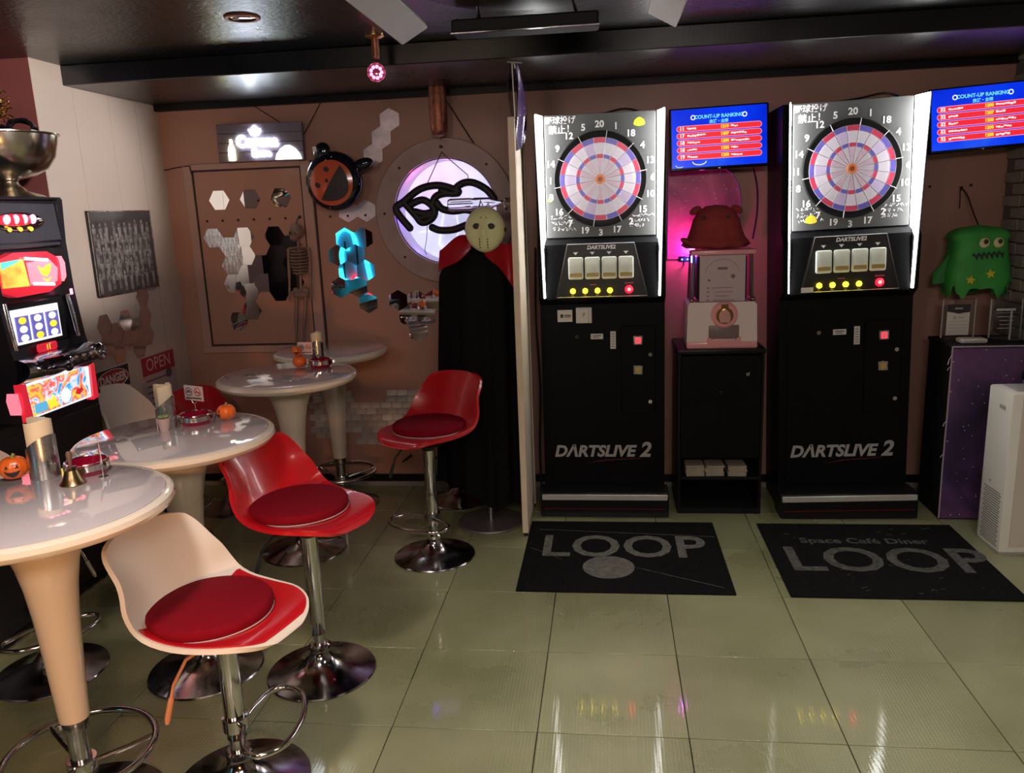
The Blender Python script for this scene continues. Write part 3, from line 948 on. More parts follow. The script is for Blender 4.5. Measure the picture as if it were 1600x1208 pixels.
d1 = dart_machine((-0.036, 4.285, 0), (0, 0, 0), 'black darts machine standing by the cream partition', 0)
sticker_creature(d1, 0.205, 2.135, 0.024)
sticker_creature(d1, -0.268, 1.755, 0.010)
B().box((-0.205, 0.151, 1.128), (0.082, 0.003, 0.066)).build('card_sticker', m_paper, d1)
b = B().box((-0.222, 0.149, 1.128), (0.016, 0.001, 0.02)).box((-0.190, 0.149, 1.131), (0.036, 0.001, 0.006)).box((-0.190, 0.149, 1.122), (0.036, 0.001, 0.004))
b.build('card_print', m_dark_print, d1)
hd = B().box((-0.100, 0.146, 1.130), (0.088, 0.012, 0.088), bev=0.003).build('card_reader', m_white_plastic, d1)
B().box((-0.100, 0.138, 1.130), (0.052, 0.006, 0.080), bev=0.002).build('reader_cover', m_paper, hd)
B().text('P', 0.03, (-0.100, 0.1345, 1.132)).build('lettering', m_dark_print, hd, recalc=False)
d2 = dart_machine((1.283, 4.285, 0), (0, R_(-1.4), 0), 'black darts machine between the two blue screens, right of the pink capsule dispenser', 1)
sticker_creature(d2, -0.195, 1.610, 0.024)
B().box((-0.215, 0.0905, 1.250), (0.06, 0.002, 0.026)).build('card_sticker', m_paper, d2)

# cables lying on the machine tops
for x0, zc_, nm in ((-0.03, 2.1975, 'black cable lying on top of the left darts machine'), (1.27, 2.206, 'black cable lying on top of the right darts machine')):
    tag(B().tube(smooth_path([(x0 - 0.05, 4.62, zc_), (x0 + 0.02, 4.52, zc_), (x0 + 0.12, 4.47, zc_ + 0.013), (x0 + 0.2, 4.5, zc_), (x0 + 0.24, 4.62, zc_)], 6), 0.006, 6).build('cable', m_cable), nm, 'cable')

# ================================================================ SCREENS
m_screen = ramp_mat('screen_blue', [(0.3, (0.0, 0.012, 0.55)), (0.55, (0.0, 0.035, 0.80)), (0.75, (0.02, 0.14, 0.85))], scale=2.2, em=1.0, rough=0.2)
m_scr_red = M('screen_red', (0.8, 0.03, 0.05), 0.3, em=(0.80, 0.02, 0.035), es=1.0)
m_scr_pink = M('screen_pink', (0.8, 0.3, 0.4), 0.3, em=(0.9, 0.30, 0.42), es=1.0)
m_scr_white = M('screen_white', (0.9, 0.9, 0.9), 0.3, em=(0.95, 0.95, 1.0), es=1.0)
m_scr_yel = M('screen_yellow', (0.9, 0.8, 0.1), 0.3, em=(0.95, 0.78, 0.06), es=1.0)
m_scr_cyan = M('screen_cyan', (0.2, 0.7, 0.9), 0.3, em=(0.15, 0.70, 0.95), es=1.0)
def tv(loc, rot, label, ranks, scores, seed):
    W_, H_ = 0.50, 0.305
    t = thing('wall_screen', label, 'screen', loc, rot=rot)
    B().box((0, 0.018, 0), (W_ + 0.022, 0.036, H_ + 0.024), bev=0.005).build('housing', m_black_gloss, t)
    B().box((0, 0.10, 0), (0.16, 0.14, 0.12), bev=0.004).build('wall_bracket', m_black, t)
    sc = B().box((0, -0.0005, 0.004), (W_, 0.003, H_)).build('screen', m_screen, t)
    B().box((0, -0.0015, -H_ / 2 - 0.006), (0.012, 0.003, 0.005)).build('power_light', m_steel, t)
    B().text('COUNT-UP RANKING', 0.026, (0.0, -0.0028, 0.112), bold=0.0008).build('heading', m_scr_cyan, sc, recalc=False)
    for x in (-0.135, 0.135):
        B().tube([(x + 0.011 * math.cos(a), -0.0028, 0.112 + 0.011 * math.sin(a)) for a in [2 * PI * i / 12 for i in range(12)]], 0.0025, 4, closed=True).build('emblem', m_scr_white, sc)
    B().text('店舗・全国', 0.020, (0.0, -0.0028, 0.085), bold=0.0006).build('subheading', m_scr_cyan, sc, recalc=False)
    rnd = random.Random(seed)
    for i in range(5):
        z = 0.056 - i * 0.037
        def pill(w, h, cx):
            r = h / 2
            return [(cx + w / 2 - r + r * math.cos(a), z + r * math.sin(a)) for a in [-PI / 2 + PI * k / 8 for k in range(9)]] + [(cx - w / 2 + r - r * math.cos(a), z - r * math.sin(a)) for a in [-PI / 2 + PI * k / 8 for k in range(9)]]
        B().prism(pill(0.448, 0.032, 0), -0.0026, -0.0018, 'XZ').build('row_border', m_scr_pink, sc, smooth=False)
        B().prism(pill(0.442, 0.026, 0), -0.0034, -0.0026, 'XZ').build('row_bar', m_scr_red, sc, smooth=False)
        B().text(ranks[i], 0.026, (-0.195, -0.0040, z), bold=0.001).build('rank', m_scr_white, sc, recalc=False)
        B().text(scores[i], 0.022, (0.030, -0.0040, z), bold=0.001).build('score', m_scr_yel, sc, recalc=False)
        b = B()
        for (xa, n) in ((-0.168, rnd.randint(4, 7)), (0.062, rnd.randint(3, 8))):
            x = xa
            for k in range(n):
                w = rnd.uniform(0.006, 0.015)
                b.box((x + w / 2, -0.0042, z + rnd.uniform(-0.003, 0.003)), (w, 0.0008, rnd.uniform(0.006, 0.010)))
                x += w + 0.0025
        o = b.build('row_text', m_scr_white, sc)
        o['kind'] = 'stuff'
    return t
tv((0.600, 4.60, 2.052), (R_(-4), R_(-1.2), 0), 'wall screen with score ranking, left, above the pink capsule dispenser', ['11', '17', '18', '18', '19'], ['1219', '1207', '1200', '1200', '1200'], 2)
tv((1.930, 4.60, 2.090), (R_(-4), R_(-3.0), 0), 'wall screen with score ranking, right, above the green ghost lantern', ['32', '32', '32', '32', '32'], ['1200', '1207', '1200', '1200', '1200'], 3)

def swirl(t_, cx, cz, rx, rz_, a0, a1):
    return smooth_path([(cx + rx * math.cos(a), -0.0030, cz + rz_ * math.sin(a)) for a in [a0 + (a1 - a0) * i / 8 for i in range(9)]], 3)
sc1 = [o for o in bpy.data.objects if o.name.startswith('screen')][0]
B().tube(swirl(0, -0.105, -0.118, 0.036, 0.018, PI * 1.0, PI * 2.0), 0.0022, 4).tube(swirl(0, -0.21, -0.135, 0.02, 0.010, PI * 0.9, PI * 1.8), 0.0014, 4).build('screen_swirl', m_scr_white, sc1)['kind'] = 'stuff'
tag(B().tube(smooth_path([(-0.415, 4.60, 0.02), (-0.42, 4.62, 0.3), (-0.405, 4.60, 0.7), (-0.42, 4.62, 1.1), (-0.41, 4.62, 1.5)], 6), 0.007, 6).build('cable', m_cable), 'black cable running down between the cream partition and the left darts machine', 'cable')

# ================================================================ GALAXY WALL PIECE
m_galaxy_pink = ramp_mat('galaxy_pink', [(0.25, (0.10, 0.012, 0.07)), (0.45, (0.34, 0.05, 0.16)), (0.6, (0.52, 0.14, 0.24)), (0.75, (0.62, 0.20, 0.48))], scale=4.0, stars=0.10, star_scale=38, rough=0.35, coat=0.3)
m_galaxy_violet = ramp_mat('galaxy_violet', [(0.25, (0.012, 0.010, 0.03)), (0.42, (0.06, 0.03, 0.10)), (0.58, (0.17, 0.07, 0.20)), (0.75, (0.30, 0.08, 0.12))], scale=2.2, stars=0.09, star_scale=30, rough=0.3, coat=0.3)
pts = [(-0.205, -0.26), (-0.205, 0.26), (0.02, 0.262), (0.10, 0.245), (0.155, 0.205), (0.190, 0.140), (0.203, 0.06), (0.198, -0.03), (0.15, -0.17), (0.06, -0.24), (-0.06, -0.262)]
t = thing('galaxy_foil', 'pink galaxy print sheet on the wall behind the red plush', 'wall decoration', (0.550, 4.80, 1.66))
B().prism(pts, 0.0, 0.012, 'XZ').build('sheet', m_galaxy_pink, t)
b = B().tube([(p[0], -0.001, p[1]) for p in pts], 0.004, 6, closed=True)
b.build('edge', M('violet_edge', (0.35, 0.12, 0.40), 0.4), t)
t = thing('led_unit', 'small blue LED unit on the wall beside the capsule dispenser', 'light', (0.440, 4.66, 1.405))
B().box((0, 0.02, 0), (0.09, 0.05, 0.03), bev=0.004).build('housing', m_black, t)
for x in (-0.025, 0.005, 0.025):
    B().sphere((x, -0.008, 0.0), 0.006, 8, 6).build('blue_light', m_led_blue, t)
B().tube([(0, 0.04, 0), (-0.01, 0.10, -0.03), (0, 0.155, -0.04)], 0.005, 6).build('stalk', m_cable, t)
lamp('blue_led_lamp', 'POINT', (0.44, 4.635, 1.405), 0.5, (0.1, 0.1, 1.0), 0.02)
tag(B().tube(smooth_path([(0.80, 4.80, 1.95), (0.84, 4.80, 1.80), (0.845, 4.80, 1.65), (0.825, 4.80, 1.5)], 6), 0.005, 6).build('cable', m_cable), 'black cable hanging down the wall below the left screen', 'cable')

# ================================================================ CABINET, CAPSULE DISPENSER, PLUSH
t = thing('black_cabinet', 'black cabinet between the darts machines with a paper shelf near the floor', 'cabinet', (0.602, 4.37, 0))
B().box((0, 0.19, 0.015), (0.456, 0.40, 0.03)).build('bottom_panel', m_black_matte, t)
for s in (-1, 1):
    B().box((s * 0.220, 0.19, 0.472), (0.016, 0.40, 0.88)).build('side_panel', m_black, t)
B().box((0, 0.385, 0.472), (0.424, 0.010, 0.88)).build('back_panel', m_black, t)
B().box((0, 0.19, 0.926), (0.468, 0.41, 0.028), bev=0.008, seg=2).build('top', m_black, t)
dd = B().box((0, -0.004, 0.615), (0.440, 0.012, 0.58), bev=0.004).build('door', m_body, t)
B().box((0, -0.018, 0.70), (0.02, 0.018, 0.02), bev=0.004).build('handle', m_black_plastic, dd)
B().box((0, 0.19, 0.205), (0.424, 0.38, 0.016)).build('shelf', m_black_matte, t)
B().box((0.14, -0.013, 0.80), (0.02, 0.008, 0.02), bev=0.002).build('chrome_catch', m_chrome, t)
m_slip = M('slip_shaded', (0.34, 0.30, 0.23), 0.7, nz=(9, 0.15))  # paper colour darkened for the shade inside the low shelf
for i, x in enumerate((-0.130, -0.02, 0.100)):
    nm = ('stack of paper slips on the low cabinet shelf, left of three', 'stack of paper slips on the low cabinet shelf, middle of three', 'stack of paper slips on the low cabinet shelf, right of three')[i]
    s = thing('paper_stack', nm, 'paper', (0.602 + x, 4.45, 0.2132), group='paper slips on the cabinet shelf')
    for k in range(5):
        B().box((random.uniform(-0.004, 0.004), random.uniform(-0.004, 0.004), 0.006 + 0.0125 * k), (0.10, 0.14, 0.0115), rot=(0, 0, random.uniform(-0.05, 0.05))).build('bundle', m_slip, s)

m_gacha_white = M('dispenser_white', (0.86, 0.74, 0.71), 0.3, coat=0.3)
m_gacha_pink = M('dispenser_pink', (0.84, 0.36, 0.38), 0.3, coat=0.3)
t = thing('capsule_dispenser', 'white and pink capsule toy dispenser on the black cabinet', 'dispenser', (0.605, 4.47, 0.9405))
b = B().prism([(-0.180, 0.0), (-0.186, 0.03), (-0.180, 0.235), (-0.165, 0.250), (0.165, 0.250), (0.180, 0.235), (0.186, 0.03), (0.180, 0.0)], -0.085, 0.17, 'XZ')
b.build('body', m_gacha_white, t)
B().box((0, -0.082, 0.018), (0.375, 0.02, 0.036), bev=0.008, seg=2).build('base_band', m_gacha_pink, t)
B().box((0.01, -0.085, 0.088), (0.160, 0.012, 0.075), bev=0.005, seg=2).build('outlet', M('outlet_shade', (0.20, 0.14, 0.13), 0.4), t)  # dark plate put in for the shade inside the outlet
B().prism([(-0.088, 0.028), (-0.088, 0.062), (-0.066, 0.056), (-0.055, 0.044), (0.055, 0.044), (0.066, 0.056), (0.088, 0.062), (0.088, 0.028)], -0.105, -0.083, 'XZ', c=(0.01, 0, 0)).build('outlet_lip', m_gacha_pink, t)
kn = B().lathe([(0, 0.022), (0.062, 0.020), (0.070, 0.012), (0.072, 0.0), (0, 0.0)], 36, c=(0.01, -0.085, 0.182), rot=(PI / 2, 0, 0)).build('knob', m_gacha_pink, t)
B().lathe([(0.030, 0.0), (0.045, 0.0), (0.045, 0.003), (0.030, 0.003)], 32, c=(0.01, -0.107, 0.180), rot=(PI / 2, 0, 0)).box((0.01, -0.108, 0.228), (0.038, 0.003, 0.026)).build('gold_ring', m_gold, kn)
B().prism([(-0.022, -0.035), (-0.030, -0.010), (-0.012, 0.030), (0.0, 0.036), (0.012, 0.030), (0.030, -0.010), (0.022, -0.035)], -0.022, 0.0, 'XZ', c=(0.01, -0.107, 0.180)).build('grip', M('grip_rose', (0.70, 0.36, 0.34), 0.3, coat=0.3), kn)
# clear hopper
b = B()
for s in (-1, 1):
    b.prism([(-0.06, 0.25), (-0.05, 0.50), (0.13, 0.50), (0.14, 0.25)], s * 0.148, s * 0.152, 'YZ')
b.build('side_window', m_clear, t, smooth=False)
b = B()
for s in (-1, 1):
    b.tube([(s * 0.158, -0.068, 0.245), (s * 0.150, -0.058, 0.505)], 0.007, 8)
    b.tube([(s * 0.158, 0.14, 0.245), (s * 0.150, 0.13, 0.505)], 0.007, 8)
b.build('corner_post', M('smoked_post', (0.10, 0.09, 0.09), 0.15, coat=0.5), t)
b = B()
for s in (-1, 1):
    b.sphere((s * 0.160, -0.074, 0.262), 0.013, 10, 6)
b.build('post_cap', m_brass, t)
B().box((0, 0.0365, 0.375), (0.26, 0.17, 0.24), bev=0.01).build('hopper_core', M('hopper_dark', (0.03, 0.025, 0.025), 0.5), t)
lb = B().box((0.0, -0.066, 0.375), (0.238, 0.003, 0.246)).build('label_sheet', M('label_pinkish', (0.55, 0.44, 0.46), 0.4), t)
b = B().tube([(0.088 * math.cos(a), -0.0685, 0.40 + 0.075 * math.sin(a)) for a in [0.1 + (PI - 0.2) * i / 20 for i in range(21)]], 0.0008, 4)
for i in range(4):
    b.box((-0.075, -0.0685, 0.325 - 0.022 * i), (0.012, 0.001, 0.006))
    b.box((0.0 + 0.01 * (i % 2), -0.0685, 0.325 - 0.022 * i), (0.11 - 0.02 * (i % 3), 0.001, 0.003))
b.box((0.0, -0.0685, 0.428), (0.052, 0.001, 0.013)).box((0.055, -0.0685, 0.385), (0.02, 0.001, 0.02), rot=(0, 0.7, 0)).box((-0.07, -0.0685, 0.366), (0.014, 0.001, 0.010), rot=(0, 0.4, 0))
o = b.build('label_print', M('label_ink', (0.20, 0.13, 0.15), 0.6), lb)
B().box((0, 0.0, 0.514), (0.335, 0.20, 0.026), bev=0.008, seg=2).build('lid', m_gacha_pink, t)

m_plush = M('red_plush', (0.30, 0.035, 0.035), 0.9, nz=(30, 0.12), bump=(160, 0.4, 0.003))
t = thing('octopus_plush', 'red flapjack octopus plush sitting on the capsule dispenser', 'plush toy', (0.575, 4.47, 1.468))
def pl(u, v):
    a = 2 * PI * u
    prof = [(0.0, 0.232), (0.055, 0.226), (0.095, 0.200), (0.122, 0.155), (0.135, 0.105), (0.150, 0.065), (0.172, 0.038), (0.178, 0.022), (0.150, 0.006), (0.0, 0.0)]
    f = v * (len(prof) - 1)
    i = min(int(f), len(prof) - 2)
    k = f - i
    r = prof[i][0] + (prof[i + 1][0] - prof[i][0]) * k
    z = prof[i][1] + (prof[i + 1][1] - prof[i][1]) * k
    w = max(0, v - 0.5) * 2
    r *= 1 + 0.07 * w * math.cos(8 * a)
    return (r * math.cos(a), 0.72 * r * math.sin(a), z + 0.006 * w * math.cos(8 * a + PI) + (0.006 if v > 0.75 else 0))
B().grid(pl, 48, 28, closed_u=True).build('body', m_plush, t, angle=80)
for s in (-1, 1):
    B().sphere((s * 0.108, 0.0, 0.205), (0.034, 0.014, 0.020), 12, 8, rot=(0, s * 0.5, 0)).build('ear_fin', m_plush, t)
    B().sphere((s * 0.062 - 0.01, -0.075, 0.165), (0.010, 0.006, 0.011), 10, 6).build('eye', m_dark_print, t)
B().sphere((-0.155, -0.055, 0.045), (0.045, 0.022, 0.016), 12, 8, rot=(0, 0.4, 0.5)).build('tentacle', m_plush, t)

# ================================================================ GREEN GHOST LANTERN
m_green = M('green_paper', (0.045, 0.36, 0.06), 0.6, nz=(9, 0.18))
m_green2 = M('green_paper_dark', (0.03, 0.22, 0.045), 0.6, nz=(9, 0.18))
t = thing('ghost_lantern', 'green paper ghost lantern with googly eyes hanging on the wall', 'lantern', (1.965, 4.62, 1.19))
rnd = random.Random(9)
def gh(u, v):
    a = 2 * PI * u
    # rounded-box body narrowing to the crown
    e = 0.55
    cx = math.copysign(abs(math.cos(a)) ** e, math.cos(a))
    cy = math.copysign(abs(math.sin(a)) ** e, math.sin(a))
    w = 0.150 + 0.012 * math.sin(2 * v * PI) if v < 0.80 else 0.150 * max(0.0, 1 - ((v - 0.80) / 0.20) ** 2.2) ** 0.5
    zz = 0.36 * (v if v < 0.80 else 0.80 + (v - 0.80) * 0.9)
    z = zz + ((0.03 * math.sin(7 * a) + 0.012 * math.sin(17 * a)) * max(0, 1 - v * 6))
    return (w * cx, 0.62 * w * cy, z)
B().grid(gh, 64, 22, closed_u=True).build('body', m_green, t, angle=60)
for s in (-1, 1):
    b = B().face([(s * 0.140, -0.02, 0.215), (s * 0.225 if s < 0 else 0.165, -0.03, 0.10), (s * 0.222 if s < 0 else 0.19, -0.02, 0.045), (s * 0.150, -0.02, 0.05)])
    b.solid(0.004)
    b.build('sleeve', m_green2, t, smooth=False)
for x in (-0.005, 0.065):
    ey = B().sphere((x + 0.0, -0.096, 0.262), (0.026, 0.008, 0.027), 16, 8).build('eye', M('eye_cream', (0.72, 0.70, 0.35), 0.5), t)
    B().sphere((x + 0.004, -0.104, 0.268), (0.012, 0.004, 0.013), 12, 6).build('pupil', m_dark_print, ey)
zig = [(-0.055, 0.202)] + [(-0.055 + 0.0125 * i, 0.190 + 0.006 * (i / 12) + (0.012 if i % 2 else -0.012)) for i in range(1, 12)] + [(0.095, 0.212), (0.090, 0.190)] + [(0.085 - 0.0125 * i, 0.186 - (0.010 if i % 2 else -0.008)) for i in range(0, 11)] + [(-0.050, 0.182)]
b = B()
for i in range(12):
    x = -0.052 + 0.0125 * i
    z = 0.186 + 0.001 * i
    b.prism([(x - 0.010, z + 0.010), (x + 0.010, z + 0.011), (x + (0.004 if i % 2 else -0.004), z - 0.016 if i % 2 else z + 0.024)], -0.101, -0.096, 'XZ')
b.build('mouth', m_dark_print, t, smooth=False)
def star(cx, cz, r, a0):
    return [(cx + (r if i % 2 == 0 else r * 0.45) * math.cos(a0 + i * PI / 5), cz + (r if i % 2 == 0 else r * 0.45) * math.sin(a0 + i * PI / 5)) for i in range(10)]
for cx, cz, r, a0 in ((-0.062, 0.070, 0.026, 1.4), (0.035, 0.100, 0.026, 1.75)):
    B().prism(star(cx, cz, r, a0), -0.106, -0.1, 'XZ').build('star', m_yellow_print, t, smooth=False)
B().tube(smooth_path([(0.0, 0.0, 0.345), (-0.01, 0.06, 0.42), (-0.018, 0.12, 0.50), (-0.026, 0.182, 0.545), (-0.034, 0.185, 0.53)], 5), 0.004, 6).build('cord', m_cable, t)
B().tube([(-0.034, 0.186, 0.545), (-0.032, 0.182, 0.48), (-0.03, 0.186, 0.44)], 0.003, 5).build('cord_end', m_cable, t)
B().cyl((-0.028, 0.19, 0.552), 0.006, 0.03, 'Y', 8).build('hook', m_screw, t)

# ================================================================ GALAXY COUNTER BOX AND WHAT STANDS ON IT
t = thing('galaxy_counter', 'black counter box with purple galaxy print front by the right wall', 'counter', (1.955, 4.37, 0))
B().box((-0.005, 0.085, 0.465), (0.395, 0.30, 0.93)).build('carcass', m_black_matte, t)
B().box((-0.005, 0.085, 0.940), (0.41, 0.315, 0.018), bev=0.003).build('top', m_black_matte, t)
B().box((0.0, -0.069, 0.470), (0.405, 0.006, 0.925)).build('printed_front', m_galaxy_violet, t)
b = B().tube([(-0.205, -0.074, 0.01), (-0.206, -0.074, 0.3), (-0.204, -0.074, 0.62), (-0.203, -0.074, 0.945)], 0.004, 5).tube([(-0.2, -0.074, 0.942), (0.2, -0.074, 0.942)], 0.004, 5)
b.build('frayed_edge', M('frayed_white', (0.45, 0.36, 0.45), 0.7), t)
b = B()
for z, l in ((0.90, 0.05), (0.55, 0.03), (0.37, 0.02), (0.84, 0.02)):
    b.tube([(-0.205, -0.075, z), (-0.217, -0.076, z - l * 0.5), (-0.222, -0.076, z - l)], 0.002, 4)
b.build('frayed_strand', M('frayed_white2', (0.6, 0.55, 0.6), 0.7), t)

def stand(loc, rz, w, h, label, paper=None, text=None, notch=False):
    t = thing('acrylic_stand', label, 'stand', loc, rz)
    B().box((0, 0, 0.004), (w * 0.9, 0.07, 0.008), bev=0.002).build('foot', m_acrylic, t)
    B().box((0, 0.008, 0.008 + h / 2), (w, 0.010, h), bev=0.001).build('plate', m_acrylic, t)
    b = B()
    for s in (-1, 1):
        b.box((s * w / 2, 0.002, 0.008 + h / 2), (0.004, 0.012, h))
    b.build('lit_edge', m_acrylic_edge, t)
    if paper:
        pp = B().box((0, 0.0015, h * 0.5), (w * 0.70, 0.002, h * 0.80)).build('certificate', m_paper, t)
        B().prism([(-w * 0.35, h * 0.9), (w * 0.35, h * 0.9), (w * 0.35, h * 0.70), (w * 0.15, h * 0.68), (0, h * 0.66), (-w * 0.15, h * 0.69), (-w * 0.35, h * 0.72)], -0.001, 0.0004, 'XZ').build('dark_header', m_dark_print, pp, smooth=False)
        b = B().box((-0.018, -0.0008, h * 0.56), (0.012, 0.001, 0.014)).box((0.014, -0.0008, h * 0.56), (0.024, 0.001, 0.006))
        for k in range(4):
            b.box((0, -0.0008, h * (0.46 - 0.085 * k)), (w * 0.6, 0.001, 0.0015))
        b.box((0, -0.0018, h * 0.80), (0.04, 0.001, 0.008))
        b.build('print', m_grey_print, pp)
    if text:
        b = B().box((0, 0.0015, h * 0.76), (w * 0.62, 0.001, 0.012)).box((0.006, 0.0015, h * 0.68), (w * 0.7, 0.001, 0.0015))
        for k in range(4):
            b.box((0.005 * (k % 2), 0.0015, h * (0.58 - 0.1 * k)), (w * (0.55 - 0.1 * (k % 3)), 0.001, 0.003))
        b.build('engraving', M('frosted', (0.60, 0.62, 0.62), 0.6), t)
    return t
stand((1.850, 4.50, 0.9492), 0.02, 0.165, 0.205, 'clear acrylic stand holding a paper certificate, left on the galaxy counter', paper=True)
stand((2.073, 4.47, 0.9492), -0.04, 0.150, 0.205, 'clear acrylic award plate with engraved lines, right on the galaxy counter', text=True)
stand((2.105, 4.40, 0.9492), 0.05, 0.075, 0.155, 'small clear acrylic wedge trophy in front of the award plate')
t = thing('white_device', 'small white plastic device lying on the galaxy counter', 'device', (1.877, 4.385, 0.9492), 0.03)
B().box((0, 0, 0.012), (0.135, 0.07, 0.024), bev=0.009, seg=2).build('case', m_white_plastic, t)
B().box((0.0, -0.034, 0.012), (0.10, 0.006, 0.006)).build('seam', m_grey_print, t)

# ================================================================ AIR PURIFIER AND THE FIGURE ON IT
m_pur = M('purifier_white', (0.86, 0.84, 0.77), 0.4, nz=(2, 0.03))
t = thing('air_purifier', 'white air purifier cut by the right edge in front of the galaxy counter', 'air purifier', (1.998, 3.965, 0), 0.03)
B().box((0, 0, 0.402), (0.300, 0.225, 0.790), bev=0.012, seg=2).build('body', m_pur, t)
B().box((0, 0, 0.006), (0.285, 0.21, 0.012)).build('base', m_grey_print, t)
B().box((0.02, -0.1128, 0.408), (0.250, 0.004, 0.735), bev=0.003).build('front_panel', M('purifier_front', (0.66, 0.58, 0.50), 0.4), t)  # tan colour carries the brownish light on the white front
b = B()
for k in range(22):
    for q in range(9):
        b.box((-0.1508, -0.085 + 0.0175 * q + (0.0087 if k % 2 else 0), 0.035 + 0.0125 * k), (0.003, 0.010, 0.006))
o = b.build('grille', M('grille_grey', (0.22, 0.21, 0.20), 0.5), t)
o['kind'] = 'stuff'
B().box((-0.1512, -0.03, 0.715), (0.003, 0.05, 0.018)).build('label', m_grey_print, t)
B().box((-0.151, 0.02, 0.335), (0.003, 0.012, 0.012)).build('emblem', m_grey_print, t)
B().box((0.0, 0.0, 0.8005), (0.22, 0.14, 0.006)).build('air_outlet', m_grey_print, t)
t = thing('boot_figure', 'glossy black booted figurine on the air purifier, cut by the right edge', 'figurine', (1.985, 3.93, 0.8045), 0.2)
B().lathe([(0, 0), (0.030, 0.002), (0.052, 0.020), (0.062, 0.048), (0.058, 0.078), (0.040, 0.100), (0.0, 0.108)], 28).build('body', m_black_gloss, t)
B().tube([(0.0, 0, 0.105), (-0.02, -0.01, 0.13), (0.02, -0.01, 0.165), (0.035, -0.01, 0.19)], [0.014, 0.012, 0.010, 0.006], 8).build('white_arm', M('figure_skin', (0.75, 0.55, 0.48), 0.4), t)
B().tube([(0.03, 0, 0.13), (-0.005, -0.005, 0.175), (-0.022, -0.008, 0.215)], [0.010, 0.008, 0.005], 8).build('white_strap', m_white_plastic, t)

# ================================================================ PORTHOLE WITH UNLIT TUBE SIGN
hx, hz, hr = HOLE
t = thing('porthole', 'round washed-wood porthole ring in the wall, glowing inside', 'porthole', (hx, YB, hz))
rng = B().lathe([(hr - 0.004, -0.004), (hr - 0.004, 0.030), (hr, 0.034), (0.416, 0.034), (0.421, 0.029), (0.421, 0.0005), (hr + 0.002, 0.0005)], 80, rot=(PI / 2, 0, 0)).build('ring', m_wood_ring, t)
for k in range(8):
    a = PI / 2 + k * PI / 4
    B().cyl((0.367 * math.cos(a), -0.034, 0.367 * math.sin(a)), 0.008, 0.008, 'Y', 10).build('screw', m_screw, rng)
B().lathe([(hr - 0.004, 0.0), (hr - 0.004, -0.22), (hr - 0.009, -0.22), (hr - 0.009, 0.0)], 64, rot=(PI / 2, 0, 0)).build('tunnel', M('tunnel_white', (0.75, 0.72, 0.78), 0.4), t)
m_back = ramp_mat('lit_panel', [(0.3, (0.50, 0.55, 0.66)), (0.5, (0.68, 0.72, 0.78)), (0.7, (0.82, 0.85, 0.87))], scale=5, em=0.8, rough=0.6)
B().lathe([(0, 0), (hr + 0.02, 0), (hr + 0.02, 0.01), (0, 0.01)], 48, c=(0, 0.235, 0), rot=(PI / 2, 0, 0)).build('lit_panel', m_back, t)
b = B()
for p in (((-0.20, -0.05), (-0.05, 0.02), (0.2, 0.0)), ((-0.22, -0.12), (0.05, -0.10), (0.22, -0.12)), ((-0.05, 0.04), (-0.1, -0.2), (-0.06, -0.24)), ((0.02, 0.0), (0.03, -0.12), (0.0, -0.2))):
    b.tube([(x, 0.222, z) for x, z in p], 0.004, 5)
b.build('panel_fold', M('fold_white', (0.8, 0.82, 0.9), 0.4, em=(0.75, 0.8, 0.95), es=0.9), t)
for i, (a, c, e) in enumerate(((2.3, (1.0, 0.05, 0.45), 0.30), (3.25, (0.10, 0.03, 1.0), 0.24), (0.55, (0.08, 0.02, 1.0), 0.24), (4.0, (0.22, 0.15, 1.0), 0.10), (1.5, (0.75, 0.10, 0.7), 0.10))):
    lamp('porthole_led', 'POINT', (hx + 0.275 * math.cos(a), YB + 0.07, hz + 0.275 * math.sin(a)), e, c, 0.015)
m_tube = M('tube_black', (0.012, 0.010, 0.011), 0.55)
t = thing('tube_sign', 'unlit black tube sign of looping strokes hung inside the porthole ring', 'sign', (0, 4.745, 0))
b = B()
for pts in ([(-1.163, 1.632), (-1.239, 1.741), (-1.186, 1.787), (-1.088, 1.853), (-0.981, 1.87), (-0.89, 1.845), (-0.865, 1.822)],
            [(-1.18, 1.771), (-1.124, 1.704), (-1.087, 1.661), (-1.032, 1.679), (-1.008, 1.719), (-1.027, 1.761), (-1.079, 1.791), (-1.147, 1.769)],
            [(-1.123, 1.724), (-1.071, 1.712), (-1.016, 1.72)], [(-1.095, 1.69), (-1.03, 1.70)],
            [(-1.021, 1.758), (-0.998, 1.805), (-0.944, 1.822), (-0.865, 1.822), (-0.87, 1.853), (-0.823, 1.878), (-0.764, 1.874), (-0.694, 1.834), (-0.654, 1.782)],
            [(-0.96, 1.84), (-0.90, 1.82), (-0.86, 1.83)],
            [(-0.993, 1.77), (-0.962, 1.735), (-0.897, 1.72), (-0.824, 1.725), (-0.765, 1.71)],
            [(-1.028, 1.63), (-0.983, 1.613), (-0.903, 1.613), (-0.828, 1.636)]):
    b.tube(smooth_path([(x, 0, z) for x, z in pts], 6), 0.0225, 10)
    for x, z in (pts[0], pts[-1]):
        b.sphere((x, 0, z), 0.0225, 10, 6)
b.build('strokes', m_tube, t, angle=80)
b = B().tube([(-1.05, 0, 1.87), (-0.962, 0.012, 2.035), (-0.952, 0.02, 2.06), (-0.93, 0.012, 2.035), (-0.80, 0, 1.92), (-0.80, 0, 1.885)], 0.0028, 5)
b.tube(smooth_path([(-1.06, 0.01, 1.65), (-1.07, 0.02, 1.57), (-1.085, 0.02, 1.50), (-1.08, 0.035, 1.47)], 5), 0.002, 5)
b.build('hanging_wire', m_cable, t)
B().cyl((-0.955, 0.025, 2.088), 0.009, 0.03, 'Y', 10).build('hook', m_screw, t)

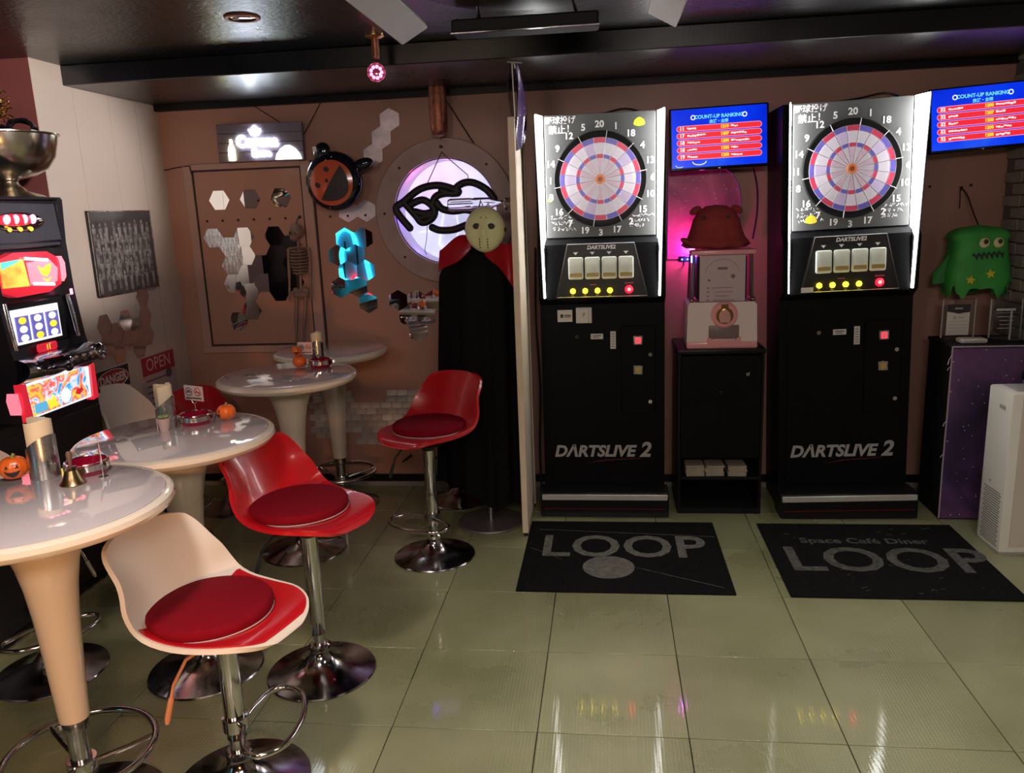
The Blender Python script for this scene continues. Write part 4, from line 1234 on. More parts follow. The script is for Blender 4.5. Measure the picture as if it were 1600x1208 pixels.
# copper cylinder hanging over the ring
t = thing('copper_cylinder', 'copper textured cylinder hanging from the beam above the porthole ring', 'ornament', (-0.945, 4.70, 0))
B().lathe([(0, 2.135), (0.02, 2.137), (0.038, 2.148), (0.047, 2.170), (0.050, 2.21), (0.050, 2.404), (0, 2.404)], 28).build('cylinder', m_copper, t)
B().tube([(0, 0, 2.142), (0, 0, 2.125), (0.008, 0, 2.120)], 0.004, 6).build('hook', m_brass, t)

# ================================================================ LIT BEER SIGN
t = thing('lit_sign', 'weathered wooden sign with glowing white lettering, bottle and lime', 'sign', (-2.045, 4.775, 2.163), rot=(0, R_(0.8), 0))
m_signwood = M('sign_wood', (0.16, 0.13, 0.17), 0.6, nz=(5, 0.3), bump=(20, 0.2))
for k in range(4):
    B().box((0, 0.0, -0.082 + 0.0545 * k), (0.53, 0.026, 0.0535), bev=0.002).build('plank', m_signwood, t)
B().box((-0.16, 0.024, 0), (0.03, 0.03, 0.20)).box((0.16, 0.024, 0), (0.03, 0.03, 0.20)).build('batten', m_signwood, t)['kind'] = 'stuff'
B().prism([(-0.020, -0.055), (-0.020, 0.005), (-0.016, 0.02), (-0.008, 0.035), (-0.006, 0.065), (0.006, 0.065), (0.008, 0.035), (0.016, 0.02), (0.020, 0.005), (0.020, -0.055)], -0.022, -0.013, 'XZ', c=(-0.178, 0, -0.045)).build('lit_bottle', m_sign_yellow, t, smooth=False)
B().prism([(-0.080, 0.0), (-0.070, 0.030), (-0.045, 0.060), (-0.015, 0.078), (0.015, 0.078), (0.045, 0.060), (0.070, 0.030), (0.080, 0.0)], -0.022, -0.013, 'XZ', c=(0.172, 0, -0.102)).build('lit_lime', M('sign_lime', (0.9, 0.95, 0.9), 0.4, em=(0.86, 1.0, 0.93), es=5.0), t, smooth=False)
B().prism([(-0.024, -0.020), (0.024, -0.020), (0.038, 0.012), (0.020, 0.008), (0.014, 0.024), (0.0, 0.034), (-0.014, 0.024), (-0.020, 0.008), (-0.038, 0.012)], -0.022, -0.013, 'XZ', c=(-0.025, 0, 0.062)).build('lit_crown', m_sign_white, t, smooth=False)
B().text('Corona', 0.090, (-0.016, -0.018, 0.004), bold=0.003, depth=0.004, sx=0.92).build('lit_lettering', m_sign_white, t, recalc=False)
B().text('Extra', 0.054, (0.006, -0.018, -0.064), bold=0.002, depth=0.004).build('lit_lettering', m_sign_white, t, recalc=False)
b = B().tube(smooth_path([(0.13, 0.02, 0.105), (0.06, 0.025, 0.15), (-0.04, 0.025, 0.215)], 5), 0.003, 5)
b.build('cord', m_cable, t)
tag(B().tube(smooth_path([(-1.80, 4.79, 2.17), (-1.72, 4.80, 2.29), (-1.665, 4.80, 2.37)], 5), 0.003, 5).build('cable', m_cable), 'thin cord on the wall right of the lit wooden sign', 'cable')
tag(B().tube(smooth_path([(-0.93, 4.80, 2.37), (-0.84, 4.80, 2.22), (-0.765, 4.79, 2.10)], 5), 0.0035, 5).build('cable', m_cable), 'thin cord on the wall right of the copper cylinder', 'cable')
tag(B().tube([(-2.69, 4.80, 2.03), (-2.60, 4.812, 2.045), (-2.52, 4.79, 2.048), (-2.515, 4.80, 2.0)], 0.003, 5).build('cable', m_cable), 'thin cord along the top left corner of the wall hatch', 'cable')

# ================================================================ PUMPKIN BALLOON
m_foil = ramp_mat('foil_black', [(0.3, (0.003, 0.003, 0.006)), (0.6, (0.010, 0.010, 0.022)), (0.8, (0.02, 0.02, 0.04))], scale=6, stars=0.10, star_scale=26, rough=0.16, coat=0.5)
m_foil_or = M('foil_orange', (0.62, 0.115, 0.05), 0.2, coat=0.5, bump=(14, 0.15, 0.01))
t = thing('foil_balloon', 'round black foil balloon with a grinning orange pumpkin face on the wall', 'balloon', (-1.565, 4.64, 1.915), rot=(0, R_(-56), 0))
def bal(u, v):
    a = 2 * PI * u
    r = 0.168 * math.sin(v * PI / 2)
    edge = max(0, v - 0.6) / 0.4
    return (r * math.cos(a), -0.075 * math.cos(v * PI / 2) ** 0.8 + 0.004 * edge * math.cos(24 * a), r * math.sin(a))
B().grid(bal, 72, 16, closed_u=True).build('front_skin', m_foil, t, angle=80)
def bal2(u, v):
    x, y, z = bal(u, v)
    return (x, -y * 1.0 + 0.0005, z)
B().grid(bal2, 72, 12, closed_u=True).build('back_skin', m_foil, t, angle=80)
def face_y(x, z, off=0.002):
    r = math.hypot(x, z)
    return -0.075 * math.cos(math.asin(min(r / 0.168, 1))) ** 0.8 - off
def patch(name, cx, cz, rx, rz_, m, off, par=t, fn=None):
    def g(u, v):
        a = 2 * PI * u
        if fn:
            x, z = fn(a, v)
        else:
            x, z = cx + rx * v * math.cos(a), cz + rz_ * v * math.sin(a)
        return (x, face_y(x, z, off), z)
    return B().grid(g, 40, 6, closed_u=True).build(name, m, par, angle=80)
fc = patch('orange_face', -0.010, -0.006, 0.128, 0.126, m_foil_or, 0.002)
for s in (-1, 1):
    patch('eye', s * 0.052 - 0.01, 0.052, 0.014, 0.018, m_dark_print, 0.004, fc)
patch('nose', -0.010, 0.018, 0.011, 0.010, m_dark_print, 0.004, fc)
def grin(a, v):
    # crescent: wide smile
    s_ = math.cos(a)
    top = -0.002 - 0.046 * (1 - s_ * s_)
    bot = -0.002 - 0.112 * (1 - s_ * s_) ** 0.75
    mid = (top + bot) / 2
    h = (top - bot) / 2
    return (-0.010 + 0.112 * s_ * (1 if v == 1 else v ** 0.5), mid + (h if math.sin(a) > 0 else -h) * v)
patch('grin', 0, 0, 0, 0, m_dark_print, 0.0045, fc, grin)
b = B()
for k in range(13):
    x = -0.095 + 0.0142 * k
    s_ = (x + 0.010) / 0.112
    if abs(s_) > 0.93:
        continue
    z0, z1 = -0.010 - 0.048 * (1 - s_ * s_), -0.004 - 0.104 * (1 - s_ * s_) ** 0.75
    for f in range(3):
        za, zb2 = z0 + (z1 - z0) * f / 3, z0 + (z1 - z0) * (f + 0.75) / 3
        b.tube([(x, face_y(x, za, 0.005), za), (x + 0.003, face_y(x, zb2, 0.005), zb2)], 0.0012, 4)
b.build('teeth', M('foil_violet', (0.20, 0.12, 0.25), 0.3), fc)['kind'] = 'stuff'
b = B()
b.sphere((0.10, 0.035, 0.155), (0.055, 0.03, 0.05), 16, 10)
b.build('foil_lobe', m_foil, t)
b = B().sphere((0.165, 0.01, -0.09), (0.07, 0.03, 0.035), 14, 8, rot=(0, 0.7, 0))
b.build('foil_bow', m_foil, t)
B().tube([(0.03, 0.05, 0.1), (0.05, 0.14, 0.11), (0.05, 0.175, 0.11)], 0.004, 6).build('tie', m_cable, t)
B().box((0.095, -0.01, 0.185), (0.022, 0.002, 0.028), rot=(0, 0.9, 0)).build('white_tag', m_white_print, t)

# ================================================================ HEXAGON MIRROR TILES
hex_flat = B().prism(hexa(0.0655, True), -0.003, 0.0, 'XZ').mesh('mirror_tile', m_mirror, smooth=False)
hex_point = B().prism(hexa(0.0655, False), -0.003, 0.0, 'XZ').mesh('mirror_tile', m_mirror, smooth=False)
m_mirror_haze = M('mirror_hazy', (0.62, 0.55, 0.62), 0.42, 0.85, nz=(14, 0.25, 0.08))
hex_haze = B().prism(hexa(0.0655, False), -0.003, 0.0, 'XZ').mesh('mirror_tile', m_mirror_haze, smooth=False)
hex_flat_d = B().prism(hexa(0.0655, True), -0.003, 0.0, 'XZ').mesh('mirror_tile', m_mirror_soft, smooth=False)
rm = random.Random(21)
def hex_cluster(label, me, pts, wall='back', jit=0.03, y=None):
    if wall == 'back':
        t = thing('mirror_cluster', label, 'mirror', (pts[0][0], (y or YB) - 0.0015, pts[0][1]))
        for x, z in pts:
            put('mirror_tile', me, t, (x - pts[0][0], 0, z - pts[0][1]), (rm.uniform(-jit, jit), 0, rm.uniform(-jit, jit)))
    else:
        t = thing('mirror_cluster', label, 'mirror', (XL + 0.0015, pts[0][0], pts[0][1]), PI / 2)
        for x, z in pts:
            put('mirror_tile', me, t, (x - pts[0][0], 0, z - pts[0][1]), (rm.uniform(-jit, jit), 0, rm.uniform(-jit, jit)))
    return t
def single(label, me, p, y=YB - 0.0115):
    o = put('mirror_tile', me, None, (p[0], y, p[1]), (rm.uniform(-0.03, 0.03), 0, rm.uniform(-0.03, 0.03)))
    tag(o, label, 'mirror')
yh = YB - 0.0105
single('hexagon mirror tile at the top of the wall hatch, left of three', hex_flat, (-2.36, 1.839), yh)
single('hexagon mirror tile at the top of the wall hatch, middle of three', hex_flat, (-2.162, 1.839), yh)
single('hexagon mirror tile at the top of the wall hatch, right of three', hex_flat, (-1.967, 1.839), yh)
single('lone hexagon mirror tile low on the wall hatch', hex_flat, (-2.323, 1.091), yh)
# honeycomb lattice on the hatch
def lat(k, j, o=(-2.425, 1.613)):
    return (o[0] + 0.0985 * k, o[1] - 0.0570 * k - 0.114 * j)
hex_cluster('big honeycomb cluster of hexagon mirror tiles on the wall hatch', hex_flat,
            [lat(0, 0), lat(1, 0), lat(2, 0), lat(2, -1), lat(1, 1), lat(2, 1), lat(3, 0), lat(3, 1), lat(2, 2), lat(1, 2), lat(4, -1), lat(4, 0), lat(4, 1), lat(5, -2), lat(5, -1), lat(4, -2), lat(2, 3), lat(5, 0)], y=yh, jit=0.02)
def latp(k, j, o=(-1.587, 1.581)):
    return (o[0] + 0.1140 * k + 0.0570 * j, o[1] - 0.0985 * j)
hex_cluster('honeycomb cluster of hexagon mirror tiles right of the skeleton, reflecting cyan', hex_point,
            [latp(0, 0), latp(1, 0), latp(-1, 1), latp(0, 1), latp(-1, 2), latp(0, 2), latp(-2, 3), latp(-1, 3), latp(-1, 4)], jit=0.012)
hex_cluster('two hexagon mirror tiles under the pumpkin balloon', hex_haze, [(-1.557, 1.742), (-1.443, 1.742)])
hex_cluster('diagonal trio of hexagon mirror tiles left of the copper cylinder', hex_haze, [(-1.262, 2.257), (-1.319, 2.1585), (-1.376, 2.060)])
hex_cluster('cluster of hexagon mirror tiles left of the black cape', hex_point, [(-1.283, 1.196), (-1.169, 1.196), (-1.226, 1.0975), (-1.112, 1.0975), (-1.169, 0.999), (-1.055, 1.196)])
def latw(k, j, o=(4.00, 1.190)):
    return (o[0] + 0.0985 * k, o[1] - 0.0570 * k - 0.114 * j)
hex_cluster('cluster of hexagon mirror tiles on the left wall under the poster', hex_flat_d, [latw(0, 0), latw(1, 0), latw(2, -1), latw(2, 0), latw(0, 1), latw(1, 1), latw(3, -1), latw(4, -2), latw(4, -1), latw(4, -3), latw(3, 0)], wall='left', jit=0.02)
# running-bond mirror mosaic near the floor
m_brick_mirror = M('mosaic_mirror', (0.80, 0.74, 0.73), 0.32, 0.75, nz=(14, 0.18, 0.06), rand=0.22)
bm_full = B().box((0, 0, 0), (0.0655, 0.006, 0.0375), bev=0.0022).mesh('mosaic_tile', m_brick_mirror, smooth=False)
t = thing('mirror_mosaic', 'stepped brick-pattern mirror mosaic low on the back wall', 'mirror', (-1.50, YB - 0.0032, 0.30))
rows = [(0.615, [(-1.90, -1.60), (-1.40, -1.09)]), (0.575, [(-1.92, -1.60), (-1.44, -1.09)]), (0.535, [(-1.92, -1.05)]), (0.495, [(-1.92, -1.05)]), (0.455, [(-1.92, -1.05)]), (0.415, [(-1.92, -1.10)]),
        (0.375, [(-1.92, -1.12)]), (0.335, [(-1.92, -1.72), (-1.62, -1.30)]), (0.295, [(-1.62, -1.36)])]
for i, (z, spans) in enumerate(rows):
    for x0, x1 in spans:
        x = x0 + (0.034 if i % 2 else 0)
        while x + 0.066 <= x1 + 0.01:
            put('mosaic_tile', bm_full, t, (x + 0.033 + 1.50, 0, z - 0.30), (rm.uniform(-0.03, 0.03), 0, rm.uniform(-0.03, 0.03)))
            x += 0.0685
tag(B().tube([(-1.325, 4.808, 0.160), (-1.30, 4.804, 0.178), (-1.262, 4.806, 0.205)], [0.005, 0.008, 0.010], 8).build('black_peg', m_rubber), 'small black peg stuck to the wall below the mirror mosaic', 'peg')

# ================================================================ LITTLE SKELETON
m_bone = M('bone_brown', (0.20, 0.125, 0.105), 0.5, nz=(12, 0.15))
t = thing('skeleton_decoration', 'small brown hanging skeleton decoration in front of the wall hatch', 'decoration', (-1.862, 4.745, 0.93))
B().sphere((0, 0, 0.705), (0.042, 0.046, 0.044), 16, 12).sphere((-0.012, -0.012, 0.672), (0.028, 0.030, 0.026), 12, 8).build('skull', m_bone, t)
b = B()
for s in (-1, 1):
    b.sphere((s * 0.015 - 0.012, -0.038, 0.698), (0.010, 0.008, 0.010), 8, 6)
b.build('eye_socket', m_dark_print, t)['kind'] = 'stuff'
B().tube([(0, 0.005, 0.66), (0, 0.008, 0.55), (-0.004, 0.006, 0.45), (-0.010, 0, 0.335)], 0.009, 8).build('spine', m_bone, t)
b = B()
for k in range(8):
    z = 0.598 - 0.019 * k
    rx = 0.040 + 0.014 * math.sin((k + 1) / 8 * PI)
    b.tube([(-0.002 + rx * math.cos(a), 0.002 + 0.034 * math.sin(a), z - 0.010 * (1 - math.sin(a)) * 0.5) for a in [2 * PI * i / 16 for i in range(16)]], 0.0058, 5, closed=True)
b.tube([(-0.06, 0, 0.607), (0, -0.01, 0.612), (0.06, 0, 0.607)], 0.006, 6)
b.build('ribcage', m_bone, t)['kind'] = 'stuff'
B().sphere((-0.012, 0, 0.325), (0.052, 0.026, 0.026), 14, 8).sphere((-0.04, 0, 0.345), (0.024, 0.014, 0.026), 10, 6).sphere((0.018, 0, 0.345), (0.024, 0.014, 0.026), 10, 6).build('pelvis', m_bone, t)
for s in (-1, 1):
    b = B().tube([(s * 0.062, 0, 0.605), (s * 0.068, -0.004, 0.54), (s * 0.066 - 0.004, -0.004, 0.462)], [0.011, 0.008, 0.011], 8)
    b.tube([(s * 0.066 - 0.004, -0.004, 0.462), (s * 0.066 - 0.006, -0.010, 0.40), (s * 0.068 - 0.008, -0.016, 0.335)], [0.011, 0.007, 0.008], 8)
    b.sphere((s * 0.068 - 0.008, -0.018, 0.312), (0.010, 0.006, 0.024), 8, 6)
    b.build('arm', m_bone, t)
    b = B().tube([(s * 0.030 - 0.012, 0, 0.315), (s * 0.028 - 0.020, -0.002, 0.24), (s * 0.026 - 0.030, -0.004, 0.172)], [0.014, 0.010, 0.014], 8)
    b.tube([(s * 0.026 - 0.030, -0.004, 0.172), (s * 0.024 - 0.040, -0.002, 0.09), (s * 0.022 - 0.046, 0, 0.018)], [0.014, 0.008, 0.010], 8)
    b.sphere((s * 0.022 - 0.048, -0.012, 0.008), (0.010, 0.022, 0.008), 8, 6)
    b.build('leg', m_bone, t)
B().tube([(0, 0, 0.745), (0, 0.03, 0.78), (0.004, 0.062, 0.79)], 0.003, 6).sphere((0.004, 0.058, 0.79), 0.010, 8, 6).build('hanger', m_cable, t)

# ================================================================ LEFT WALL POSTER AND SIGNS
def wall_plate(name, label, cat, y, z, roll=0.0):
    return thing(name, label, cat, (XL + 0.001, y, z), rot=Euler((0, roll, PI / 2), 'XYZ'))
t = wall_plate('poster', 'framed dark poster of many grey standing figures on the left wall', 'poster', 4.265, 1.567)
B().box((0, -0.010, 0), (0.582, 0.018, 0.450), bev=0.002).build('frame', m_black_gloss, t)
B().box((0, -0.0195, 0), (0.570, 0.001, 0.438)).build('print', M('poster_grey', (0.055, 0.047, 0.05), 0.35, nz=(9, 0.25)), t)
b = B()
rp = random.Random(4)
for row in range(5):
    for k in range(10):
        x = -0.26 + 0.055 * k + (0.025 if row % 2 else 0) + rp.uniform(-0.008, 0.008)
        z = 0.155 - 0.065 * row + rp.uniform(-0.01, 0.01)
        if x > 0.262:
            continue
        d = -0.0205 - 0.0002 * row
        b.prism([(x + 0.009 * math.cos(a), z + 0.012 * math.sin(a)) for a in [2 * PI * i / 8 for i in range(8)]], d, d + 0.0004, 'XZ')
        b.prism([(x - 0.016, z - 0.014), (x + 0.016, z - 0.014), (x + 0.011, z - 0.05), (x + 0.012, z - 0.10), (x + 0.003, z - 0.10), (x, z - 0.06), (x - 0.004, z - 0.10), (x - 0.012, z - 0.10), (x - 0.011, z - 0.05)], d, d + 0.0004, 'XZ')
b.build('printed_figures', M('figure_grey', (0.17, 0.155, 0.155), 0.4, nz=(30, 0.6)), t)['kind'] = 'stuff'
b = B()
for c, s in (((0, -0.0195, 0.222), (0.582, 0.003, 0.006)), ((0, -0.0195, -0.222), (0.582, 0.003, 0.006)), ((-0.288, -0.0195, 0), (0.006, 0.003, 0.45)), ((0.288, -0.0195, 0), (0.006, 0.003, 0.45))):
    b.box(c, s)
b.build('silver_edge', m_steel, t)
t = wall_plate('danger_sign', 'black and red DANGER sign on the left wall behind the white stool', 'sign', 4.00, 0.848)
B().box((0, -0.004, 0), (0.315, 0.006, 0.225), bev=0.001).build('plate', M('sign_paper', (0.62, 0.55, 0.54), 0.5), t)
B().box((0, -0.0075, 0.048), (0.300, 0.001, 0.118)).build('black_field', m_dark_print, t)
B().lathe([(0, 0.0085), (0.135, 0.0085)], 40, c=(0, 0, 0.048), rot=(PI / 2, 0, 0)).build('red_oval', M('danger_red', (0.42, 0.03, 0.05), 0.5), t).scale = (1, 1, 0.37)
t.children[-1].location = (0, 0, 0.048 * 0.63)
b = B().tube([(0.138 * math.cos(2 * PI * i / 40), -0.0088, 0.048 + 0.051 * math.sin(2 * PI * i / 40)) for i in range(40)], 0.0022, 4, closed=True)
b.build('oval_border', m_paper, t)
B().text('DANGER', 0.066, (0, -0.0092, 0.048), bold=0.002, sx=0.9).build('lettering', m_paper, t, recalc=False)
t = wall_plate('open_sign', 'red headed OPEN notice on the left wall near the corner', 'sign', 4.455, 0.790)
B().box((0, -0.004, 0), (0.365, 0.006, 0.335), bev=0.001).build('plate', M('notice_paper', (0.42, 0.34, 0.36), 0.5), t)
B().box((0, -0.0075, 0.108), (0.352, 0.001, 0.108)).build('red_field', M('open_red', (0.33, 0.02, 0.045), 0.5), t)
B().text('OPEN', 0.105, (0, -0.0085, 0.110), bold=0.0, sx=0.98).build('lettering', M('open_pink', (0.65, 0.40, 0.44), 0.5), t, recalc=False)
b = B()
for k, (x, w) in enumerate(((-0.04, 0.22), (-0.08, 0.12), (-0.1, 0.1), (-0.02, 0.2), (-0.06, 0.14))):
    b.box((x, -0.008, 0.02 - 0.035 * k), (w, 0.001, 0.008))
b.prism([(0.10 + 0.035 * math.cos(a), 0.03 + 0.028 * math.sin(a)) for a in [2 * PI * i / 14 for i in range(14)]], -0.0085, -0.0075, 'XZ')
b.build('notice_print', M('notice_ink', (0.12, 0.07, 0.10), 0.5), t)['kind'] = 'stuff'

# ================================================================ CREAM PARTITION AND THE CLOTH OVER IT
m_panel = M('partition_cream', (0.78, 0.67, 0.53), 0.5, nz=(5, 0.06))
t = thing('partition', 'narrow cream partition panel left of the darts machines', 'partition', (-0.455, 4.02, 0))
B().box((0.003, 0.225, 1.085), (0.018, 0.42, 2.10), bev=0.002).build('panel', m_panel, t)
B().box((0, 0.0, 1.085), (0.034, 0.034, 2.13), bev=0.003).build('front_post', M('post_wood', (0.80, 0.65, 0.48), 0.45, nz=(8, 0.08)), t)
B().box((0, 0.44, 1.085), (0.034, 0.030, 2.13), bev=0.003).build('rear_post', m_panel, t)
B().box((0, 0.22, 2.142), (0.030, 0.45, 0.016)).build('top_rail', m_panel, t)
for y in (0.0, 0.44):
    B().cyl((0, y, 0.01), 0.012, 0.02, seg=12).build('foot', m_rubber, t)
t = thing('galaxy_cloth', 'purple galaxy print cloth hung from the beam above the cream partition', 'cloth', (-0.43, 4.05, 2.40))
m_cloth = ramp_mat('galaxy_cloth', [(0.3, (0.012, 0.006, 0.03)), (0.5, (0.07, 0.035, 0.13)), (0.7, (0.16, 0.10, 0.24))], scale=6, stars=0.12, star_scale=30, rough=0.25, coat=0.4)
def cl(u, v):
    w = 0.02 + 0.34 * min(1, v * 2.2) * (1 - 0.55 * max(0, v - 0.55) / 0.45)
    return (0.010 * math.sin(9 * u + 5 * v) + 0.02 * u * math.sin(3 * v), u * w, -0.006 - 0.40 * v * (1 - 0.12 * u))
B().grid(cl, 20, 24).solid(0.003).build('sheet', m_cloth, t, angle=80)
def cl2(u, v):
    return (-0.028 - 0.012 * math.sin(v * PI), 0.0 + u * 0.22 * min(1, v * 3), -0.006 - 0.245 * v)
B().grid(cl2, 10, 14).solid(0.003).build('dark_backing', m_black_gloss, t, angle=80)
B().tube([(-0.014, -0.01, 0.0), (-0.012, -0.012, -0.10), (-0.008, -0.014, -0.25)], 0.003, 5).build('white_edge', m_paper, t)
b = B().tube([(-0.035, -0.02, 0.002), (0.0, -0.02, -0.002), (0.035, -0.02, -0.006)], 0.004, 5).tube([(-0.004, -0.02, 0.004), (0.002, -0.015, -0.03)], 0.004, 5)
b.build('clip', m_white_plastic, t)
t = thing('clear_bottle', 'clear plastic bottle lying sideways behind the pale mask against the partition', 'bottle', (-0.473, 4.15, 1.750), rot=(0, -PI / 2, 0))
B().lathe([(0.010, 0.0), (0.026, 0.0), (0.026, 0.042), (0.014, 0.050), (0.014, 0.085), (0.022, 0.105), (0.031, 0.13), (0.032, 0.20), (0.029, 0.21), (0.032, 0.22), (0.032, 0.325), (0.026, 0.336), (0.0, 0.332)], 24).build('body', m_clear, t)

# ================================================================ CAPED STAND WITH MASK
m_velvet = M('black_velvet', (0.0035, 0.0035, 0.004), 0.65, nz=(8, 0.2), spec=0.1)
m_satin = M('red_satin', (0.42, 0.006, 0.012), 0.24, coat=0.3)
t = thing('caped_stand', 'mannequin stand dressed in a long black cape with red collar', 'mannequin', (-0.672, 4.215, 0))
B().lathe([(0, 0), (0.186, 0), (0.190, 0.004), (0.184, 0.012), (0.03, 0.018), (0, 0.018)], 48).build('base_plate', M('dull_plum_metal', (0.20, 0.17, 0.17), 0.4, 0.6), t)
B().cyl((0, 0, 0.77), 0.014, 1.52, seg=16).build('pole', m_steel, t)
def cape(u, v):
    a = -PI / 2 + 2 * PI * u
    z = 1.565 - v * 1.43
    sh = min(1, v * 6.5)
    rx = 0.055 + 0.150 * math.sin(sh * PI / 2) + 0.035 * v
    ry = 0.055 + 0.060 * math.sin(sh * PI / 2) + 0.020 * v
    k = 0.012 + 0.045 * v if v > 0.1 else 0.06 * v
    f = 1 + k * math.sin(13 * a) + k * 0.6 * math.sin(7 * a + 1 + 2 * v)
    left = min(1.0, max(0.0, 0.5 - math.cos(a)))
    z += 0.015 * math.sin(6 * a) * v + 0.018 * math.cos(2 * a) * v + 0.115 * left * v
    return (rx * f * math.cos(a) - 0.035 * v - 0.005, ry * f * math.sin(a), z)
B().grid(cape, 120, 44, closed_u=True).solid(0.004).build('cape', m_velvet, t, angle=80)
def collar(s):
    def fn(u, v):
        # wing that folds over the shoulder
        x = s * (0.03 + 0.185 * u) + 0.01
        y = -0.055 - 0.085 * v * (1 - 0.3 * u) + 0.03 * u
        z = 1.585 - 0.10 * v * (0.55 + 0.7 * u) + 0.022 * math.sin(u * PI) * (1 - v) - 0.055 * u + 0.012 * math.sin(5 * u + 3 * v)
        return (x, y, z)
    return fn
B().grid(collar(-1), 14, 10).solid(0.004).build('left_lapel', m_satin, t, angle=80)
def lap(u, v):
    x = 0.04 + 0.15 * u
    y = -0.075 - 0.055 * v - 0.02 * math.sin(u * 6)
    z = 1.575 - 0.03 * u - v * (0.05 + 0.16 * u) + 0.010 * math.sin(7 * u + 4 * v)
    return (x, y, z)
B().grid(lap, 16, 12).solid(0.004).build('right_lapel', m_satin, t, angle=80)
B().sphere((0.045, -0.035, 1.625), (0.080, 0.085, 0.105), 20, 14).lathe([(0.05, 1.50), (0.048, 1.56)], 20, c=(0.02, -0.01, 0)).build('head_form', m_velvet, t)
B().tube([(0.012, -0.04, 1.725), (0.03, -0.05, 1.76), (0.045, -0.05, 1.735)], 0.004, 6).tube([(0.05, -0.05, 1.73), (0.066, -0.05, 1.752), (0.078, -0.05, 1.725)], 0.004, 6).build('wire_loop', m_steel, t)
t2 = thing('pale_mask', 'pale yellow-green plastic face mask worn by the caped stand', 'mask', (-0.614, 4.085, 1.622), rot=(0, R_(2), 0))
m_mask = M('mask_plastic', (0.74, 0.76, 0.40), 0.3, coat=0.3, nz=(4, 0.06))
def mk(u, v):
    a = 2 * PI * u
    r = math.sin(v * PI / 2)
    x = 0.098 * r * math.cos(a)
    z = 0.110 * r * math.sin(a)
    if z < 0:
        x *= 1 - 0.10 * (z / 0.110) ** 2
    y = -0.060 * math.cos(v * PI / 2) ** 0.75
    nose = math.exp(-((x / 0.018) ** 2)) * math.exp(-(((z + 0.012) / 0.038) ** 2))
    return (x, y - 0.018 * nose, z)
B().grid(mk, 56, 22, closed_u=True).solid(-0.004).build('shell', m_mask, t2, angle=80)
def my(x, z):
    r = min(1, math.hypot(x / 0.098, z / 0.110))
    return -0.060 * math.cos(math.asin(r)) ** 0.75
for s in (-1, 1):
    B().sphere((s * 0.036 + 0.002, my(s * 0.036, 0.018) - 0.004, 0.018), (0.020, 0.006, 0.015), 14, 8).build('eye_hole', m_dark_print, t2)
b = B()
for s in (-1, 1):
    for k in range(4):
        x, z = s * 0.020, -0.045 - 0.014 * k
        b.sphere((x, my(x, z) - 0.006, z), (0.0034, 0.003, 0.0052), 6, 4)
    b.sphere((s * 0.013, my(0.013, 0.06) - 0.005, 0.060), 0.0032, 6, 4)
b.build('breathing_hole', m_dark_print, t2)['kind'] = 'stuff'
b = B()
for s in (-1, 1):
    b.box((s * 0.098, 0.01, 0.0), (0.012, 0.06, 0.02), bev=0.003)
b.build('strap', m_rubber, t2)['kind'] = 'stuff'

# ================================================================ BLACK COUNTER AND SLOT MACHINE
m_counter = M('counter_black', (0.014, 0.013, 0.015), 0.45, nz=(4, 0.2))
t = thing('black_counter', 'low black counter along the left wall carrying the slot machine', 'counter', (-2.80, 2.20, 0))
B().box((0, 0, 0.475), (0.58, 2.80, 0.87), bev=0.004).build('carcass', m_counter, t)
B().box((0.0, 0, 0.918), (0.60, 2.82, 0.024), bev=0.004).build('top', m_black, t)
B().box((0.002, 0, 0.02), (0.588, 2.80, 0.04)).build('plinth', m_black_matte, t)
B().box((0.298, 0, 0.006), (0.012, 2.80, 0.012)).build('plinth_trim', m_steel, t)
for k in range(4):
    dd = B().box((0.293, -1.05 + 0.7 * k, 0.47), (0.012, 0.68, 0.78), bev=0.003).build('door', m_counter, t)
    B().box((0.304, -1.05 + 0.7 * k + 0.28, 0.62), (0.012, 0.02, 0.10), bev=0.003).build('handle', m_black_plastic, dd)

m_slot = M('slot_grey', (0.045, 0.045, 0.060), 0.35, nz=(5, 0.1))
m_slot_dark = M('slot_dark', (0.012, 0.012, 0.016), 0.3)
m_slot_chrome = M('slot_chrome', (0.45, 0.43, 0.46), 0.16, 1.0, nz=(9, 0.3, 0.08))
m_slot_red = M('slot_red_lens', (0.60, 0.02, 0.04), 0.2, em=(1.0, 0.03, 0.06), es=0.55, coat=0.5)
m_slot_pink = M('slot_pink_lens', (0.85, 0.25, 0.32), 0.2, em=(1.0, 0.20, 0.28), es=1.1, coat=0.5)
m_slot_white = M('slot_white_glint', (0.9, 0.85, 0.9), 0.3, em=(1.0, 0.90, 0.95), es=2.2)
m_slot_reel = M('slot_reel_blue', (0.2, 0.2, 0.6), 0.4, em=(0.10, 0.10, 0.42), es=1.0)
m_slot_lit = M('slot_lit_white', (0.9, 0.9, 1.0), 0.4, em=(0.90, 0.92, 1.0), es=1.25)
m_slot_gold = M('slot_lit_gold', (0.9, 0.7, 0.05), 0.4, em=(1.0, 0.72, 0.04), es=1.1)
m_slot_orange = ramp_mat('slot_lit_orange', [(0.3, (0.9, 0.22, 0.04)), (0.5, (0.95, 0.5, 0.08)), (0.7, (0.75, 0.7, 0.12))], scale=9, em=0.9)
m_slot_art = ramp_mat('slot_art', [(0.28, (0.10, 0.18, 0.65)), (0.36, (0.05, 0.45, 0.85)), (0.43, (0.85, 0.85, 0.85)), (0.50, (0.85, 0.05, 0.10)), (0.58, (0.9, 0.65, 0.05)), (0.68, (0.5, 0.2, 0.55)), (0.76, (0.9, 0.9, 0.9))], scale=12, detail=4, em=1.0, dist=1.5)
